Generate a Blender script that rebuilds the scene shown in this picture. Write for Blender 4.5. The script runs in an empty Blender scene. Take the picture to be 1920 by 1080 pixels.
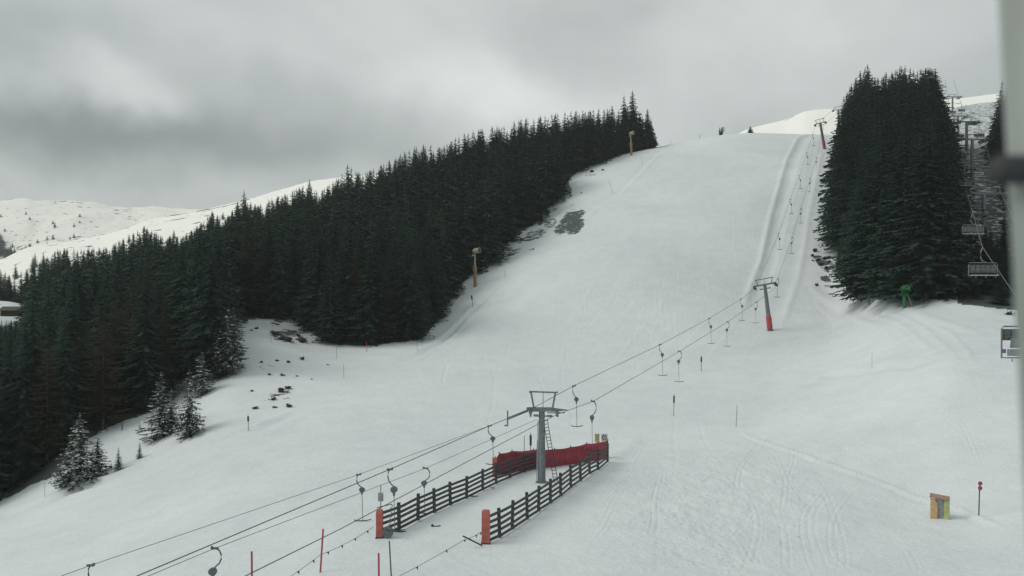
import bpy, math, random
import numpy as np
from mathutils import Vector, Matrix, noise as mnoise

S = bpy.context.scene
COL = S.collection
R = math.radians
F = 1500.0          # focal length in 1920-wide pixels
CX, HY = 960.0, 620.0   # principal column, horizon row

# ------------------------------------------------------------------ camera
cam_d = bpy.data.cameras.new("camera")
cam = bpy.data.objects.new("camera", cam_d)
COL.objects.link(cam)
cam.location = (0, 0, 0)
cam.rotation_euler = (R(90), 0, 0)
cam_d.sensor_width = 36.0
cam_d.lens = 36.0 * F / 1920.0
cam_d.shift_y = (HY - 540.0) / 1920.0
cam_d.clip_start = 0.05
cam_d.clip_end = 12000
cam_d.dof.use_dof = True
cam_d.dof.focus_distance = 110.0
cam_d.dof.aperture_fstop = 6.0
S.camera = cam
S.render.resolution_x, S.render.resolution_y = 1024, 576

# ------------------------------------------------------------------ light
SUN_EL, SUN_AZ = R(42), R(-98)      # azimuth from +Y towards +X
sd = Vector((math.sin(SUN_AZ) * math.cos(SUN_EL), math.cos(SUN_AZ) * math.cos(SUN_EL), math.sin(SUN_EL)))
sl = bpy.data.lights.new("sun", 'SUN')
sl.energy = 1.05
sl.angle = R(32)
sl.color = (1.0, 0.97, 0.9)
so = bpy.data.objects.new("sun", sl)
so.rotation_euler = (-sd).to_track_quat('-Z', 'Y').to_euler()
so.location = (-60, 40, 80)
COL.objects.link(so)

S.view_settings.view_transform = 'Standard'
S.view_settings.look = 'None'
S.view_settings.gamma = 1
S.view_settings.exposure = 0.58


def pdir(px, py):
    return Vector(((px - CX) / F, 1.0, (HY - py) / F)).normalized()


W = bpy.data.worlds.new("World")
S.world = W
W.use_nodes = True
nt = W.node_tree
nt.nodes.clear()


def N(tree, typ, **kw):
    n = tree.nodes.new(typ)
    for k, v in kw.items():
        setattr(n, k, v)
    return n


def mth(tree, op, a, b=None, c=None, clamp=False):
    n = tree.nodes.new('ShaderNodeMath')
    n.operation = op
    n.use_clamp = clamp
    for i, v in enumerate((a, b, c)):
        if v is None:
            continue
        if isinstance(v, (int, float)):
            n.inputs[i].default_value = v
        else:
            tree.links.new(v, n.inputs[i])
    return n.outputs[0]


wo = N(nt, 'ShaderNodeOutputWorld')
sky = N(nt, 'ShaderNodeTexSky', sky_type='NISHITA')
sky.sun_disc = False
sky.sun_elevation = SUN_EL
sky.sun_rotation = SUN_AZ
b1 = N(nt, 'ShaderNodeBackground')
b1.inputs[1].default_value = 0.07
nt.links.new(sky.outputs[0], b1.inputs[0])
tc = N(nt, 'ShaderNodeTexCoord')
# project the direction on a cloud deck: streaky, flattened towards the skyline
mp = N(nt, 'ShaderNodeMapping')
mp.inputs['Scale'].default_value = (1.0, 1.0, 1.7)
nt.links.new(tc.outputs['Generated'], mp.inputs[0])
n1 = N(nt, 'ShaderNodeTexNoise')
n1.inputs['Scale'].default_value = 3.4
n1.inputs['Detail'].default_value = 7
n1.inputs['Roughness'].default_value = 0.52
n1.inputs['Distortion'].default_value = 0.25
nt.links.new(mp.outputs[0], n1.inputs[0])
# warped direction for the soft cloud masses
wn = N(nt, 'ShaderNodeTexNoise')
wn.inputs['Scale'].default_value = 5.0
wn.inputs['Detail'].default_value = 5
nt.links.new(tc.outputs['Generated'], wn.inputs[0])
wsub = N(nt, 'ShaderNodeVectorMath', operation='SUBTRACT')
nt.links.new(wn.outputs['Color'], wsub.inputs[0])
wsub.inputs[1].default_value = (0.5, 0.5, 0.5)
wsc = N(nt, 'ShaderNodeVectorMath', operation='SCALE')
nt.links.new(wsub.outputs[0], wsc.inputs[0])
wsc.inputs['Scale'].default_value = 0.19
wad = N(nt, 'ShaderNodeVectorMath', operation='ADD')
nt.links.new(tc.outputs['Generated'], wad.inputs[0])
nt.links.new(wsc.outputs[0], wad.inputs[1])
wno = N(nt, 'ShaderNodeVectorMath', operation='NORMALIZE')
nt.links.new(wad.outputs[0], wno.inputs[0])
acc = mth(nt, 'MULTIPLY_ADD', n1.outputs['Fac'], 0.34, 0.20)
# soft cloud masses by direction: px, py, half width, half height, strength
for (bx_, by_, rx_, ry_, st) in [(150, 175, 110, 55, .14), (225, 205, 80, 45, .08), (60, 190, 80, 40, .05), (220, 265, 260, 70, -.11), (30, 240, 160, 80, -.07),
                            (500, 280, 260, 50, -.06), (150, 365, 360, 55, .07), (480, 340, 260, 40, .05), (850, 150, 150, 60, .10), (980, 185, 130, 45, .07), (700, 90, 260, 80, .05),
                            (1120, 75, 190, 60, -.06), (320, 80, 200, 60, .05), (560, 200, 160, 70, -.015), (60, 70, 200, 50, -.05), (1350, 190, 330, 120, .09), (1250, 60, 120, 60, .02), (1580, 60, 240, 60, .03),
                            (1850, 120, 160, 120, -.05), (1700, 240, 300, 60, .03), (400, -500, 900, 300, .10), (1400, -700, 900, 400, .12)]:
    d = pdir(bx_, by_)
    sb = N(nt, 'ShaderNodeVectorMath', operation='SUBTRACT')
    nt.links.new(wno.outputs[0], sb.inputs[0])
    sb.inputs[1].default_value = d
    ml = N(nt, 'ShaderNodeVectorMath', operation='MULTIPLY')
    nt.links.new(sb.outputs[0], ml.inputs[0])
    ml.inputs[1].default_value = (F / rx_ / 1.7, 1.2, F / ry_ / 1.7)
    ln = N(nt, 'ShaderNodeVectorMath', operation='LENGTH')
    nt.links.new(ml.outputs[0], ln.inputs[0])
    mr = N(nt, 'ShaderNodeMapRange', interpolation_type='SMOOTHERSTEP')
    nt.links.new(ln.outputs['Value'], mr.inputs[0])
    mr.inputs[1].default_value = 1.0
    mr.inputs[2].default_value = 0.0
    mr.inputs[3].default_value = 0
    mr.inputs[4].default_value = st
    acc = mth(nt, 'ADD', acc, mr.outputs[0])
cr = N(nt, 'ShaderNodeValToRGB')
e = cr.color_ramp.elements
e[0].position, e[0].color = 0.0, (0.03, 0.035, 0.034, 1)
e[1].position, e[1].color = 1.0, (1.0, 1.0, 0.985, 1)
e2 = cr.color_ramp.elements.new(0.36)
e2.color = (0.36, 0.385, 0.375, 1)
nt.links.new(acc, cr.inputs[0])
b2 = N(nt, 'ShaderNodeBackground')
b2.inputs[1].default_value = 1.0
nt.links.new(cr.outputs[0], b2.inputs[0])
mx = N(nt, 'ShaderNodeMixShader')
mx.inputs[0].default_value = 0.93
nt.links.new(b1.outputs[0], mx.inputs[1])
nt.links.new(b2.outputs[0], mx.inputs[2])
nt.links.new(mx.outputs[0], wo.inputs[0])

# ------------------------------------------------------------------ helpers
random.seed(7)
rng = np.random.default_rng(7)


def P(px, py, D):
    return Vector(((px - CX) * D / F, D, (HY - py) * D / F))


def mat(name, color, rough=0.7, metal=0.0, noise=0.0, nscale=8.0, bump=0.0):
    m = bpy.data.materials.new(name)
    m.use_nodes = True
    t = m.node_tree
    b = t.nodes['Principled BSDF']
    b.inputs['Roughness'].default_value = rough
    b.inputs['Metallic'].default_value = metal
    b.inputs['Base Color'].default_value = (*color, 1)
    if noise > 0:
        g = N(t, 'ShaderNodeTexCoord')
        n = N(t, 'ShaderNodeTexNoise')
        n.inputs['Scale'].default_value = nscale
        n.inputs['Detail'].default_value = 6
        t.links.new(g.outputs['Object'], n.inputs[0])
        r = N(t, 'ShaderNodeValToRGB')
        r.color_ramp.elements[0].position = 0.3
        r.color_ramp.elements[1].position = 0.7
        r.color_ramp.elements[0].color = (*[c * (1 - noise) for c in color], 1)
        r.color_ramp.elements[1].color = (*[min(1, c * (1 + noise)) for c in color], 1)
        t.links.new(n.outputs[0], r.inputs[0])
        t.links.new(r.outputs[0], b.inputs['Base Color'])
        if bump > 0:
            bp = N(t, 'ShaderNodeBump')
            bp.inputs['Strength'].default_value = bump
            t.links.new(n.outputs[0], bp.inputs['Height'])
            t.links.new(bp.outputs[0], b.inputs['Normal'])
    return m


M = {
    'steel': mat('galvanised_steel', (.17, .20, .21), .5, .3, .25, 3),
    'steel_light': mat('light_steel', (.3, .32, .32), .5, .3, .2, 4),
    'dark': mat('dark_rubber', (.03, .033, .035), .7, 0, .3, 6),
    'cable': mat('steel_cable', (.08, .085, .09), .6, .2),
    'tbar': mat('hanger_steel', (.11, .12, .125), .55, .2, .2, 9),
    'tbox': mat('hanger_drum', (.13, .15, .17), .6, .1, .2, 9),
    'red_pad': mat('red_padding', (.42, .075, .075), .65, 0, .25, 2.2, .2),
    'orange_pad': mat('orange_padding', (.40, .115, .09), .65, 0, .22, 3, .2),
    'red_net': mat('red_netting', (.28, .045, .065), .85, 0, .3, 2.6, .15),
    'wood': mat('weathered_wood', (.050, .054, .056), .85, 0, .4, 5, .3),
    'pole_red': mat('red_pole_paint', (.38, .06, .07), .6, 0, .2, 4),
    'pole_grey': mat('grey_pole_paint', (.12, .12, .12), .7, 0, .2, 4),
    'yellow': mat('yellow_board', (.5, .45, .18), .6, 0, .15, 3),
    'white': mat('white_board', (.6, .62, .62), .6, 0, .1, 3),
    'black': mat('black_mark', (.02, .02, .02), .6),
    'red': mat('red_mark', (.26, .07, .09), .6),
    'gun_yellow': mat('ochre_paint', (.24, .15, .08), .6, 0, .2, 2),
    'gun_pink': mat('faded_pink_paint', (.30, .17, .13), .7, 0, .2, 2),
    'gun_green': mat('green_paint', (.025, .23, .05), .5, 0, .2, 3),
    'gun_beige': mat('beige_housing', (.30, .27, .20), .6, 0, .25, 3),
    'lime': mat('lime_board', (.34, .38, .16), .6, 0, .2, 3),
    'lid': mat('brown_lid', (.34, .20, .14), .7, 0, .25, 3),
    'board_orange': mat('orange_board', (.56, .36, .18), .6, 0, .2, 3),
    'bark': mat('bark', (.07, .055, .045), .9, 0, .3, 5, .4),
    'snag': mat('pale_dead_wood', (.13, .12, .11), .9, 0, .25, 4),
    'bush': mat('bare_brush', (.06, .055, .045), .9, 0, .4, 5),
    'hut': mat('weathered_boards', (.06, .055, .045), .9, 0, .3, 2, .2),
    'roof': mat('mossy_shingles', (.07, .075, .05), .9, 0, .3, 2, .2),
    'mast': mat('painted_mast', (.27, .30, .28), .45, .1, .08, 2),
    'chair_tube': mat('chair_tubing', (.17, .18, .18), .5, .2, .2, 4),
    'seat': mat('chair_seat', (.10, .11, .11), .6, 0, .2, 3),
    'cabin': mat('cabin_shell', (.22, .24, .25), .35, 0, .1, 3),
    'purple': mat('violet_trim', (.16, .08, .26), .5),
    'glass': mat('bubble_glass', (.14, .18, .17), .15),
}


def foliage(name, c1, c2, snow=0.0):
    m = bpy.data.materials.new(name)
    m.use_nodes = True
    t = m.node_tree
    b = t.nodes['Principled BSDF']
    b.inputs['Roughness'].default_value = .9
    b.inputs['Specular IOR Level'].default_value = .15
    oi = N(t, 'ShaderNodeObjectInfo')
    g = N(t, 'ShaderNodeNewGeometry')
    n = N(t, 'ShaderNodeTexNoise')
    n.inputs['Scale'].default_value = .7
    t.links.new(g.outputs['Position'], n.inputs[0])
    f = mth(t, 'MULTIPLY_ADD', oi.outputs['Random'], .5, -.25)
    f = mth(t, 'ADD', f, n.outputs[0], None, True)
    mxc = N(t, 'ShaderNodeMix', data_type='RGBA')
    mxc.inputs['A'].default_value = (*c1, 1)
    mxc.inputs['B'].default_value = (*c2, 1)
    t.links.new(f, mxc.inputs['Factor'])
    out = mxc.outputs['Result']
    if snow > 0:
        sx = N(t, 'ShaderNodeSeparateXYZ')
        t.links.new(g.outputs['Normal'], sx.inputs[0])
        az = mth(t, 'ABSOLUTE', sx.outputs[2])
        n2 = N(t, 'ShaderNodeTexNoise')
        n2.inputs['Scale'].default_value = 1.8
        n2.inputs['Detail'].default_value = 4
        t.links.new(g.outputs['Position'], n2.inputs[0])
        k = mth(t, 'MULTIPLY', az, n2.outputs[0])
        r = N(t, 'ShaderNodeMapRange')
        t.links.new(k, r.inputs[0])
        r.inputs[1].default_value = .52 - snow * .2
        r.inputs[2].default_value = .58 - snow * .2
        m2 = N(t, 'ShaderNodeMix', data_type='RGBA')
        t.links.new(r.outputs[0], m2.inputs['Factor'])
        t.links.new(out, m2.inputs['A'])
        m2.inputs['B'].default_value = (.62, .66, .66, 1)
        out = m2.outputs['Result']
    t.links.new(out, b.inputs['Base Color'])
    return m


M['spruce'] = foliage('spruce_needles', (.018, .040, .031), (.034, .066, .048))
M['spruce_snow'] = foliage('snowy_needles', (.03, .045, .035), (.05, .065, .05), .26)
M['larch'] = foliage('larch_twigs', (.040, .038, .026), (.056, .047, .031))


class MB:
    """collects shapes for ONE mesh object"""

    def __init__(s):
        s.v, s.f, s.m = [], [], []

    def add(s, vs, fs, mi=0):
        o = len(s.v)
        s.v += [tuple(x) for x in vs]
        s.f += [tuple(i + o for i in f) for f in fs]
        s.m += [mi] * len(fs)
        return s

    def box(s, c, size, mtx=None, mi=0, taper=1.0):
        hx, hy, hz = [q / 2 for q in size]
        vs = []
        for z, k in ((-hz, 1.0), (hz, taper)):
            for x, y in ((-hx, -hy), (hx, -hy), (hx, hy), (-hx, hy)):
                v = Vector((x * k, y * k, z))
                if mtx is not None:
                    v = mtx @ v
                vs.append(v + Vector(c))
        return s.add(vs, [(3, 2, 1, 0), (4, 5, 6, 7), (0, 1, 5, 4), (1, 2, 6, 5), (2, 3, 7, 6), (3, 0, 4, 7)], mi)

    def beam(s, a, b, w, h=None, mi=0):
        a, b = Vector(a), Vector(b)
        d = (b - a)
        if d.length < 1e-6:
            return s
        q = d.to_track_quat('Z', 'Y').to_matrix()
        return s.box((a + b) / 2, (w, h or w, d.length), q, mi)

    def tube(s, pts, rad, n=8, mi=0, cap=True):
        pts = [Vector(p) for p in pts]
        if not isinstance(rad, (list, tuple)):
            rad = [rad] * len(pts)
        vs, fs = [], []
        up = Vector((0.013, 0.021, 1))
        for i, p in enumerate(pts):
            d = (pts[min(i + 1, len(pts) - 1)] - pts[max(i - 1, 0)]).normalized()
            u = d.cross(up)
            if u.length < .15:
                u = d.cross(Vector((1, 0.02, 0)))
            u.normalize()
            w = d.cross(u)
            for k in range(n):
                a = 2 * math.pi * k / n
                vs.append(p + (u * math.cos(a) + w * math.sin(a)) * rad[i])
        for i in range(len(pts) - 1):
            for k in range(n):
                a, b = i * n + k, i * n + (k + 1) % n
                fs.append((a, b, b + n, a + n))
        if cap:
            fs.append(tuple(range(n))[::-1])
            fs.append(tuple(range((len(pts) - 1) * n, len(pts) * n)))
        return s.add(vs, fs, mi)

    def disc(s, c, axis, r, th, n=14, mi=0):
        a = Vector(axis).normalized() * th / 2
        c = Vector(c)
        return s.tube([c - a, c + a], r, n, mi)

    def build(s, name, m, parent=None, loc=(0, 0, 0), smooth=False):
        me = bpy.data.meshes.new(name)
        me.from_pydata(s.v, [], s.f)
        for x in (m if isinstance(m, (list, tuple)) else [m]):
            me.materials.append(x)
        if isinstance(m, (list, tuple)):
            me.polygons.foreach_set('material_index', s.m)
        if smooth:
            me.polygons.foreach_set('use_smooth', [True] * len(s.f))
        me.update()
        o = bpy.data.objects.new(name, me)
        COL.objects.link(o)
        o.location = loc
        if parent:
            o.parent = parent
        return o


def tag(o, label=None, cat=None, group=None, kind=None):
    if label:
        o['label'] = label
    if cat:
        o['category'] = cat
    if group:
        o['group'] = group
    if kind:
        o['kind'] = kind
    return o


def empty(name, loc, label, cat, group=None, rz=0.0):
    o = bpy.data.objects.new(name, None)
    o.empty_display_size = .3
    COL.objects.link(o)
    o.location = loc
    o.rotation_euler = (0, 0, rz)
    return tag(o, label, cat, group)


def copy_tree(o, parent=None):
    c = o.copy()
    COL.objects.link(c)
    if parent:
        c.parent = parent
    for ch in list(o.children):
        copy_tree(ch, c)
    return c


# ------------------------------------------------------------------ terrain
def pchip(xs, ys, x):
    """monotone cubic interpolation; ys may be (n,) or (n,k)"""
    xs = np.asarray(xs, float)
    ys = np.asarray(ys, float)
    h = np.diff(xs)
    sh = (len(h),) + (1,) * (ys.ndim - 1)
    hh = h.reshape(sh)
    dl = np.diff(ys, axis=0) / hh
    d = np.zeros_like(ys)
    w1 = 2 * hh[1:] + hh[:-1]
    w2 = hh[1:] + 2 * hh[:-1]
    a, b = dl[:-1], dl[1:]
    ok = a * b > 0
    with np.errstate(divide='ignore', invalid='ignore'):
        hm = (w1 + w2) / (w1 / a + w2 / b)
    d[1:-1] = np.where(ok, hm, 0)
    d[0], d[-1] = dl[0], dl[-1]
    i = np.clip(np.searchsorted(xs, x) - 1, 0, len(h) - 1)
    t = ((x - xs[i]) / h[i])
    if ys.ndim > 1:
        t = t[:, None]
        H = h[i][:, None]
    else:
        H = h[i]
    t2, t3 = t * t, t * t * t
    return (2 * t3 - 3 * t2 + 1) * ys[i] + (t3 - 2 * t2 + t) * H * d[i] + (-2 * t3 + 3 * t2) * ys[i + 1] + (t3 - t2) * H * d[i + 1]


# per image column: (distance, height above the camera)
PROF = {
    -900: [(12, -15), (45, -24), (100, -36), (160, -36), (220, -26), (260, -22), (310, -28), (520, -70)],
    -300: [(12, -14.5), (45, -19), (80, -24), (105, -26), (160, -20), (220, -9), (255, -6), (300, -14), (520, -60)],
    0: [(12, -14), (40, -17), (60, -18.4), (80, -20.5), (100, -22), (125, -20), (160, -14), (203, 1), (228, 8.5), (258, 9), (300, -4), (520, -50)],
    150: [(12, -13.8), (45, -15.6), (60, -17.2), (80, -18.3), (95, -18), (120, -14), (160, -8), (225, 3), (260, 5), (300, -2), (520, -50)],
    300: [(12, -13.6), (45, -14.2), (60, -15.6), (80, -16.3), (100, -14.3), (120, -11.2), (160, -4), (230, 11), (265, 14), (310, 8), (520, -40)],
    450: [(12, -13.4), (45, -13.5), (60, -14), (80, -13.6), (100, -11.3), (120, -7.6), (140, -2.3), (165, 3.1), (200, 11), (240, 20), (270, 23), (310, 19), (520, -20)],
    650: [(12, -13.2), (42, -12.9), (60, -13.0), (80, -12.4), (100, -10.7), (125, -7.1), (150, -3), (175, 4), (200, 12), (240, 26), (275, 33), (310, 31), (520, 0)],
    800: [(12, -13), (42, -13), (60, -13), (80, -12.6), (100, -11.2), (125, -6.9), (158, -1.4), (180, 5), (200, 13), (240, 32), (275, 44), (310, 46), (520, 20)],
    900: [(12, -13), (42, -13), (70, -13), (85, -12.8), (100, -11.4), (125, -7), (158, 0.5), (185, 9.9), (205, 18), (240, 35), (280, 50), (315, 53), (520, 30)],
    1000: [(12, -13), (42, -13), (75, -13), (90, -12.6), (125, -7), (150, -1.5), (175, 9), (200, 19.5), (222, 28), (250, 41), (280, 55), (300, 61), (330, 62), (520, 45)],
    1100: [(12, -13), (42, -13), (80, -13), (95, -12.4), (120, -8), (150, -1), (175, 11), (200, 22.5), (225, 34.5), (255, 48.5), (280, 59), (300, 64), (330, 67), (520, 55)],
    1230: [(12, -13), (42, -13), (82, -13), (97, -12), (120, -7.5), (150, -.7), (175, 12), (200, 25), (250, 49.5), (280, 62.8), (300, 69), (330, 72), (520, 65)],
    1400: [(12, -13), (42, -13), (80, -12.8), (95, -11.6), (120, -6.5), (150, -.5), (175, 12), (200, 25.5), (250, 51.5), (275, 64), (298, 73.6), (320, 77), (400, 79), (520, 80)],
    1545: [(12, -13), (42, -13), (65, -13), (80, -11.8), (95, -9), (120, -4), (150, 1), (175, 13.5), (200, 27), (250, 54), (265, 60), (285, 69), (300, 73.5), (330, 80), (400, 90), (520, 105)],
    1700: [(12, -13), (42, -13), (60, -13.4), (75, -11.2), (90, -6.3), (110, -.2), (130, 4.8), (150, 13), (200, 37), (250, 57), (280, 66), (330, 80), (400, 100), (520, 120)],
    1800: [(12, -13), (42, -13), (58, -13.3), (75, -9.8), (90, -4), (115, 2.6), (150, 14), (200, 38), (250, 56), (330, 80), (400, 108), (450, 126), (520, 135)],
    1900: [(12, -13), (42, -12.8), (58, -12.8), (75, -9), (90, -3.8), (112, 2.3), (150, 13.5), (200, 38), (250, 57), (330, 83), (400, 111), (450, 129), (520, 138)],
    2500: [(12, -12), (42, -11), (75, -7), (110, 2), (150, 10), (200, 30), (300, 65), (400, 100), (520, 130)],
}
NX, ND = 1240, 560
cols = sorted(PROF)
Dg = np.exp(np.linspace(math.log(12.5), math.log(510), ND))
base = np.array([pchip([q[0] for q in PROF[c]], [q[1] for q in PROF[c]], Dg) for c in cols])
pxg = np.concatenate([np.linspace(-850, -20, 130, endpoint=False), np.linspace(-20, 1960, 990, endpoint=False), np.linspace(1960, 2480, 120)])
Zg = pchip(cols, base, pxg)                 # (NX, ND)


def smooth_rows(Z, it):
    for _ in range(it):
        Z[1:-1] = (Z[:-2] + 2 * Z[1:-1] + Z[2:]) / 4
    return Z


for _ in range(14):
    Zg[:, 1:-1] = (Zg[:, :-2] + 2 * Zg[:, 1:-1] + Zg[:, 2:]) / 4
Zg = smooth_rows(Zg, 30)
Xg = (pxg[:, None] - CX) * Dg[None] / F
Yg = np.repeat(Dg[None], NX, 0)


def vnoise(x, y, seed=0):
    r = np.random.default_rng(seed)
    T = r.random((256, 256))
    xi, yi = np.floor(x).astype(int), np.floor(y).astype(int)
    fx, fy = x - xi, y - yi
    fx, fy = fx * fx * (3 - 2 * fx), fy * fy * (3 - 2 * fy)
    g = lambda a, b: T[a % 256, b % 256]
    return (g(xi, yi) * (1 - fx) + g(xi + 1, yi) * fx) * (1 - fy) + (g(xi, yi + 1) * (1 - fx) + g(xi + 1, yi + 1) * fx) * fy - .5


def fbm(x, y, o=4, seed=0):
    a, s_, t = 1, 0, 0
    for k in range(o):
        s_ = s_ + a * vnoise(x * 2 ** k + 17 * k, y * 2 ** k + 5 * k, seed + k)
        t += a
        a *= .5
    return s_ / t


Zg += fbm(Xg / 22, Yg / 22, 3, 3) * .9 + fbm(Xg / 5, Yg / 5, 3, 9) * .16 + fbm(Xg / .9, Yg / .9, 2, 19) * .035


def zat(px, D):
    i = np.interp(px, pxg, np.arange(NX))
    j = np.interp(D, Dg, np.arange(ND))
    a, b = int(min(i, NX - 2)), int(min(j, ND - 2))
    u, v = i - a, j - b
    return float((Zg[a, b] * (1 - u) + Zg[a + 1, b] * u) * (1 - v) + (Zg[a, b + 1] * (1 - u) + Zg[a + 1, b + 1] * u) * v)


def G(px, D, dz=0.0):
    return Vector(((px - CX) * D / F, D, zat(px, D) + dz))


def GP(px, py, dz=0.0):
    """nearest ground point seen at that spot"""
    for D in Dg[::2]:
        if D > 14 and HY - zat(px, D) * F / D <= py:
            return G(px, D, dz)
    return G(px, 300, dz)


# grooves, ridges and banks, each a line on the ground given by seen points
def line_pts(pts, step=6):
    out = []
    w = [GP(*p) for p in pts]
    for a, b in zip(w[:-1], w[1:]):
        n = max(1, int((b - a).length / step))
        for k in range(n):
            out.append(a.lerp(b, k / n))
    out.append(w[-1])
    return out


def seg_field(pts, fun, reach):
    """adds fun(signed distance, along) to the terrain near the polyline"""
    P2 = [(p.x, p.y) for p in pts]
    xs = [p[0] for p in P2]
    ys = [p[1] for p in P2]
    j0, j1 = np.searchsorted(Dg, min(ys) - reach), np.searchsorted(Dg, max(ys) + reach)
    pmin = min((x - reach) * F / y if x < 0 else (x - reach) * F / (y + reach) for x, y in P2) + CX
    pmax = max((x + reach) * F / max(y - reach, 5) for x, y in P2) + CX
    i0, i1 = np.searchsorted(pxg, pmin - 20), np.searchsorted(pxg, pmax + 20)
    if i1 <= i0 or j1 <= j0:
        return
    X, Y = Xg[i0:i1, j0:j1], Yg[i0:i1, j0:j1]
    best = np.full(X.shape, 1e9)
    sgn = np.zeros(X.shape)
    al = np.zeros(X.shape)
    L = 0
    tot = sum(math.dist(a, b) for a, b in zip(P2[:-1], P2[1:]))
    for a, b in zip(P2[:-1], P2[1:]):
        dx, dy = b[0] - a[0], b[1] - a[1]
        l = math.hypot(dx, dy)
        if l < 1e-6:
            continue
        t = np.clip(((X - a[0]) * dx + (Y - a[1]) * dy) / l / l, 0, 1)
        qx, qy = X - a[0] - t * dx, Y - a[1] - t * dy
        d = np.hypot(qx, qy)
        m = d < best
        best[m] = d[m]
        sgn[m] = np.sign(qx * dy - qy * dx)[m]
        al[m] = ((L + t * l) / tot)[m]
        L += l
    fade = np.clip(np.minimum(al, 1 - al) * 12, 0, 1)
    Zg[i0:i1, j0:j1] += fun(best * sgn, al) * fade * (best < reach)


def ridge(h, w):
    return lambda d, a: h * np.exp(-(d / w) ** 2)


def bank(h, w):   # step: right side lower
    return lambda d, a: -h / (1 + np.exp(-d / w)) * np.exp(-(np.maximum(d, 0) / (w * 14)) ** 2)


def groove(dep, w):
    return lambda d, a: -dep * np.exp(-(d / w) ** 2) + dep * .6 * np.exp(-((np.abs(d) - w * 1.9) / (w * .7)) ** 2)


LINES = []
# lift lane: sunk between two banks
laneL = [(1392, 600), (1418, 530), (1432, 490), (1450, 410), (1465, 350), (1480, 300), (1500, 262), (1525, 252)]
laneR = [(1462, 620), (1480, 575), (1497, 530), (1508, 470), (1518, 400), (1528, 350), (1538, 300), (1542, 284)]
seg_field(line_pts(laneL), lambda d, a: .34 * np.exp(-((d + .6) / .7) ** 2) - .35 * np.exp(-((d - 1.6) / 1.6) ** 2), 8)
seg_field(line_pts(laneR), lambda d, a: .17 * np.exp(-(d / .7) ** 2) - .08 * np.exp(-((d + 2.0) / 1.6) ** 2), 8)
for off in (-14, 14, 2):
    seg_field(line_pts([(1425 + off * .6, 600), (1455 + off, 500), (1482 + off * .9, 400), (1505 + off * .6, 320), (1520 + off * .4, 262)]), ridge(.05, .5), 3)
# left boundary of the groomed piste
seg_field(line_pts([(1270, 268), (1215, 315), (1165, 365), (1120, 395), (1060, 455), (1000, 500), (940, 545), (880, 600), (830, 650), (760, 685)]), lambda d, a: .28 * np.exp(-(d / .5) ** 2) - .3 * np.exp(-((d - 1.5) / 1.0) ** 2), 6)
seg_field(line_pts([(900, 565), (860, 610), (815, 645), (770, 665)]), ridge(.3, .8), 5)
seg_field(line_pts([(560, 770), (480, 800), (400, 825), (300, 862), (200, 900), (90, 935), (0, 962)]), lambda d, a: .25 * np.exp(-(d / .6) ** 2) - .3 * np.exp(-((d + 1.4) / 1.0) ** 2), 6)
seg_field(line_pts([(450, 640), (540, 655), (640, 668), (760, 672)]), ridge(.25, .7), 5)
# crest line of the bank on the right and the tracks over it
seg_field(line_pts([(1385, 812), (1450, 838), (1530, 865), (1620, 893), (1720, 935), (1800, 958), (1890, 995)]), lambda d, a: .17 * np.exp(-(d / .2) ** 2) - .08 * np.exp(-((d - .7) / .4) ** 2) - .05 * np.exp(-((d + .7) / .4) ** 2), 4)
seg_field(line_pts([(1200, 818), (1150, 862), (1090, 910), (1020, 975)]), ridge(.22, 1.0), 5)
seg_field(line_pts([(1440, 560), (1520, 540), (1640, 560), (1740, 600), (1860, 640)]), ridge(.25, .9), 6)
seg_field(line_pts([(1900, 668), (1820, 672), (1720, 688), (1620, 702), (1540, 708)]), groove(.30, .9), 5)
seg_field(line_pts([(1880, 590), (1800, 578), (1700, 556), (1620, 540)]), ridge(.35, 1.2), 6)
for k in range(5):
    seg_field(line_pts([(1530 + 40 * k, 566 + 5 * k), (1600 + 45 * k, 600 + 7 * k), (1680 + 38 * k, 640 + 12 * k)]), ridge(.12, .45), 4)
# ski tracks
random.seed(21)
TR = [[(1540, 925), (1512, 960), (1508, 1010), (1530, 1078)], [(1552, 925), (1526, 960), (1524, 1010), (1550, 1078)],
      [(1290, 900), (1230, 940), (1190, 985), (1180, 1040), (1210, 1078)], [(1310, 905), (1262, 950), (1240, 1000), (1250, 1060), (1275, 1078)],
      [(1340, 870), (1400, 930), (1420, 990), (1400, 1070)], [(1375, 880), (1440, 930), (1470, 1000), (1475, 1075)],
      [(1180, 990), (1220, 1030), (1290, 1078)], [(1560, 940), (1640, 985), (1700, 1040), (1720, 1078)],
      [(1460, 845), (1530, 900), (1560, 960), (1580, 1040), (1575, 1078)], [(1250, 930), (1330, 960), (1390, 1010), (1430, 1078)],
      [(1160, 1020), (1260, 985), (1380, 965), (1500, 975)], [(1700, 905), (1780, 960), (1860, 1010), (1918, 1060)],
      [(1640, 800), (1720, 850), (1830, 900), (1910, 935)], [(1560, 760), (1640, 800), (1760, 830), (1900, 860)],
      [(1500, 690), (1545, 660), (1560, 620), (1545, 590)], [(1300, 880), (1350, 905), (1390, 890), (1340, 860)],
      [(1590, 1078), (1560, 1030), (1565, 970), (1600, 920)], [(1380, 1078), (1350, 1030), (1300, 1000), (1270, 960), (1290, 920)]]
for k in range(14):
    x0, y0 = random.uniform(1120, 1860), random.uniform(720, 960)
    a = random.uniform(.9, 2.2)
    pts = []
    for q in range(5):
        pts.append((x0, min(1078, y0)))
        x0 += math.cos(a) * 50
        y0 += abs(math.sin(a)) * 22 + 8
        a += random.uniform(-.3, .3)
    TR.append([p for p in pts if p[0] < 1915])
for k in range(26):        # faint wavy lines down the groomed piste
    x0, y0 = random.uniform(820, 1420), random.uniform(330, 700)
    pts = [(x0 + 12 * math.sin(q * 1.3 + k) - 10 * q * random.random(), y0 + 34 * q) for q in range(5)]
    TR.append(pts)
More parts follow.
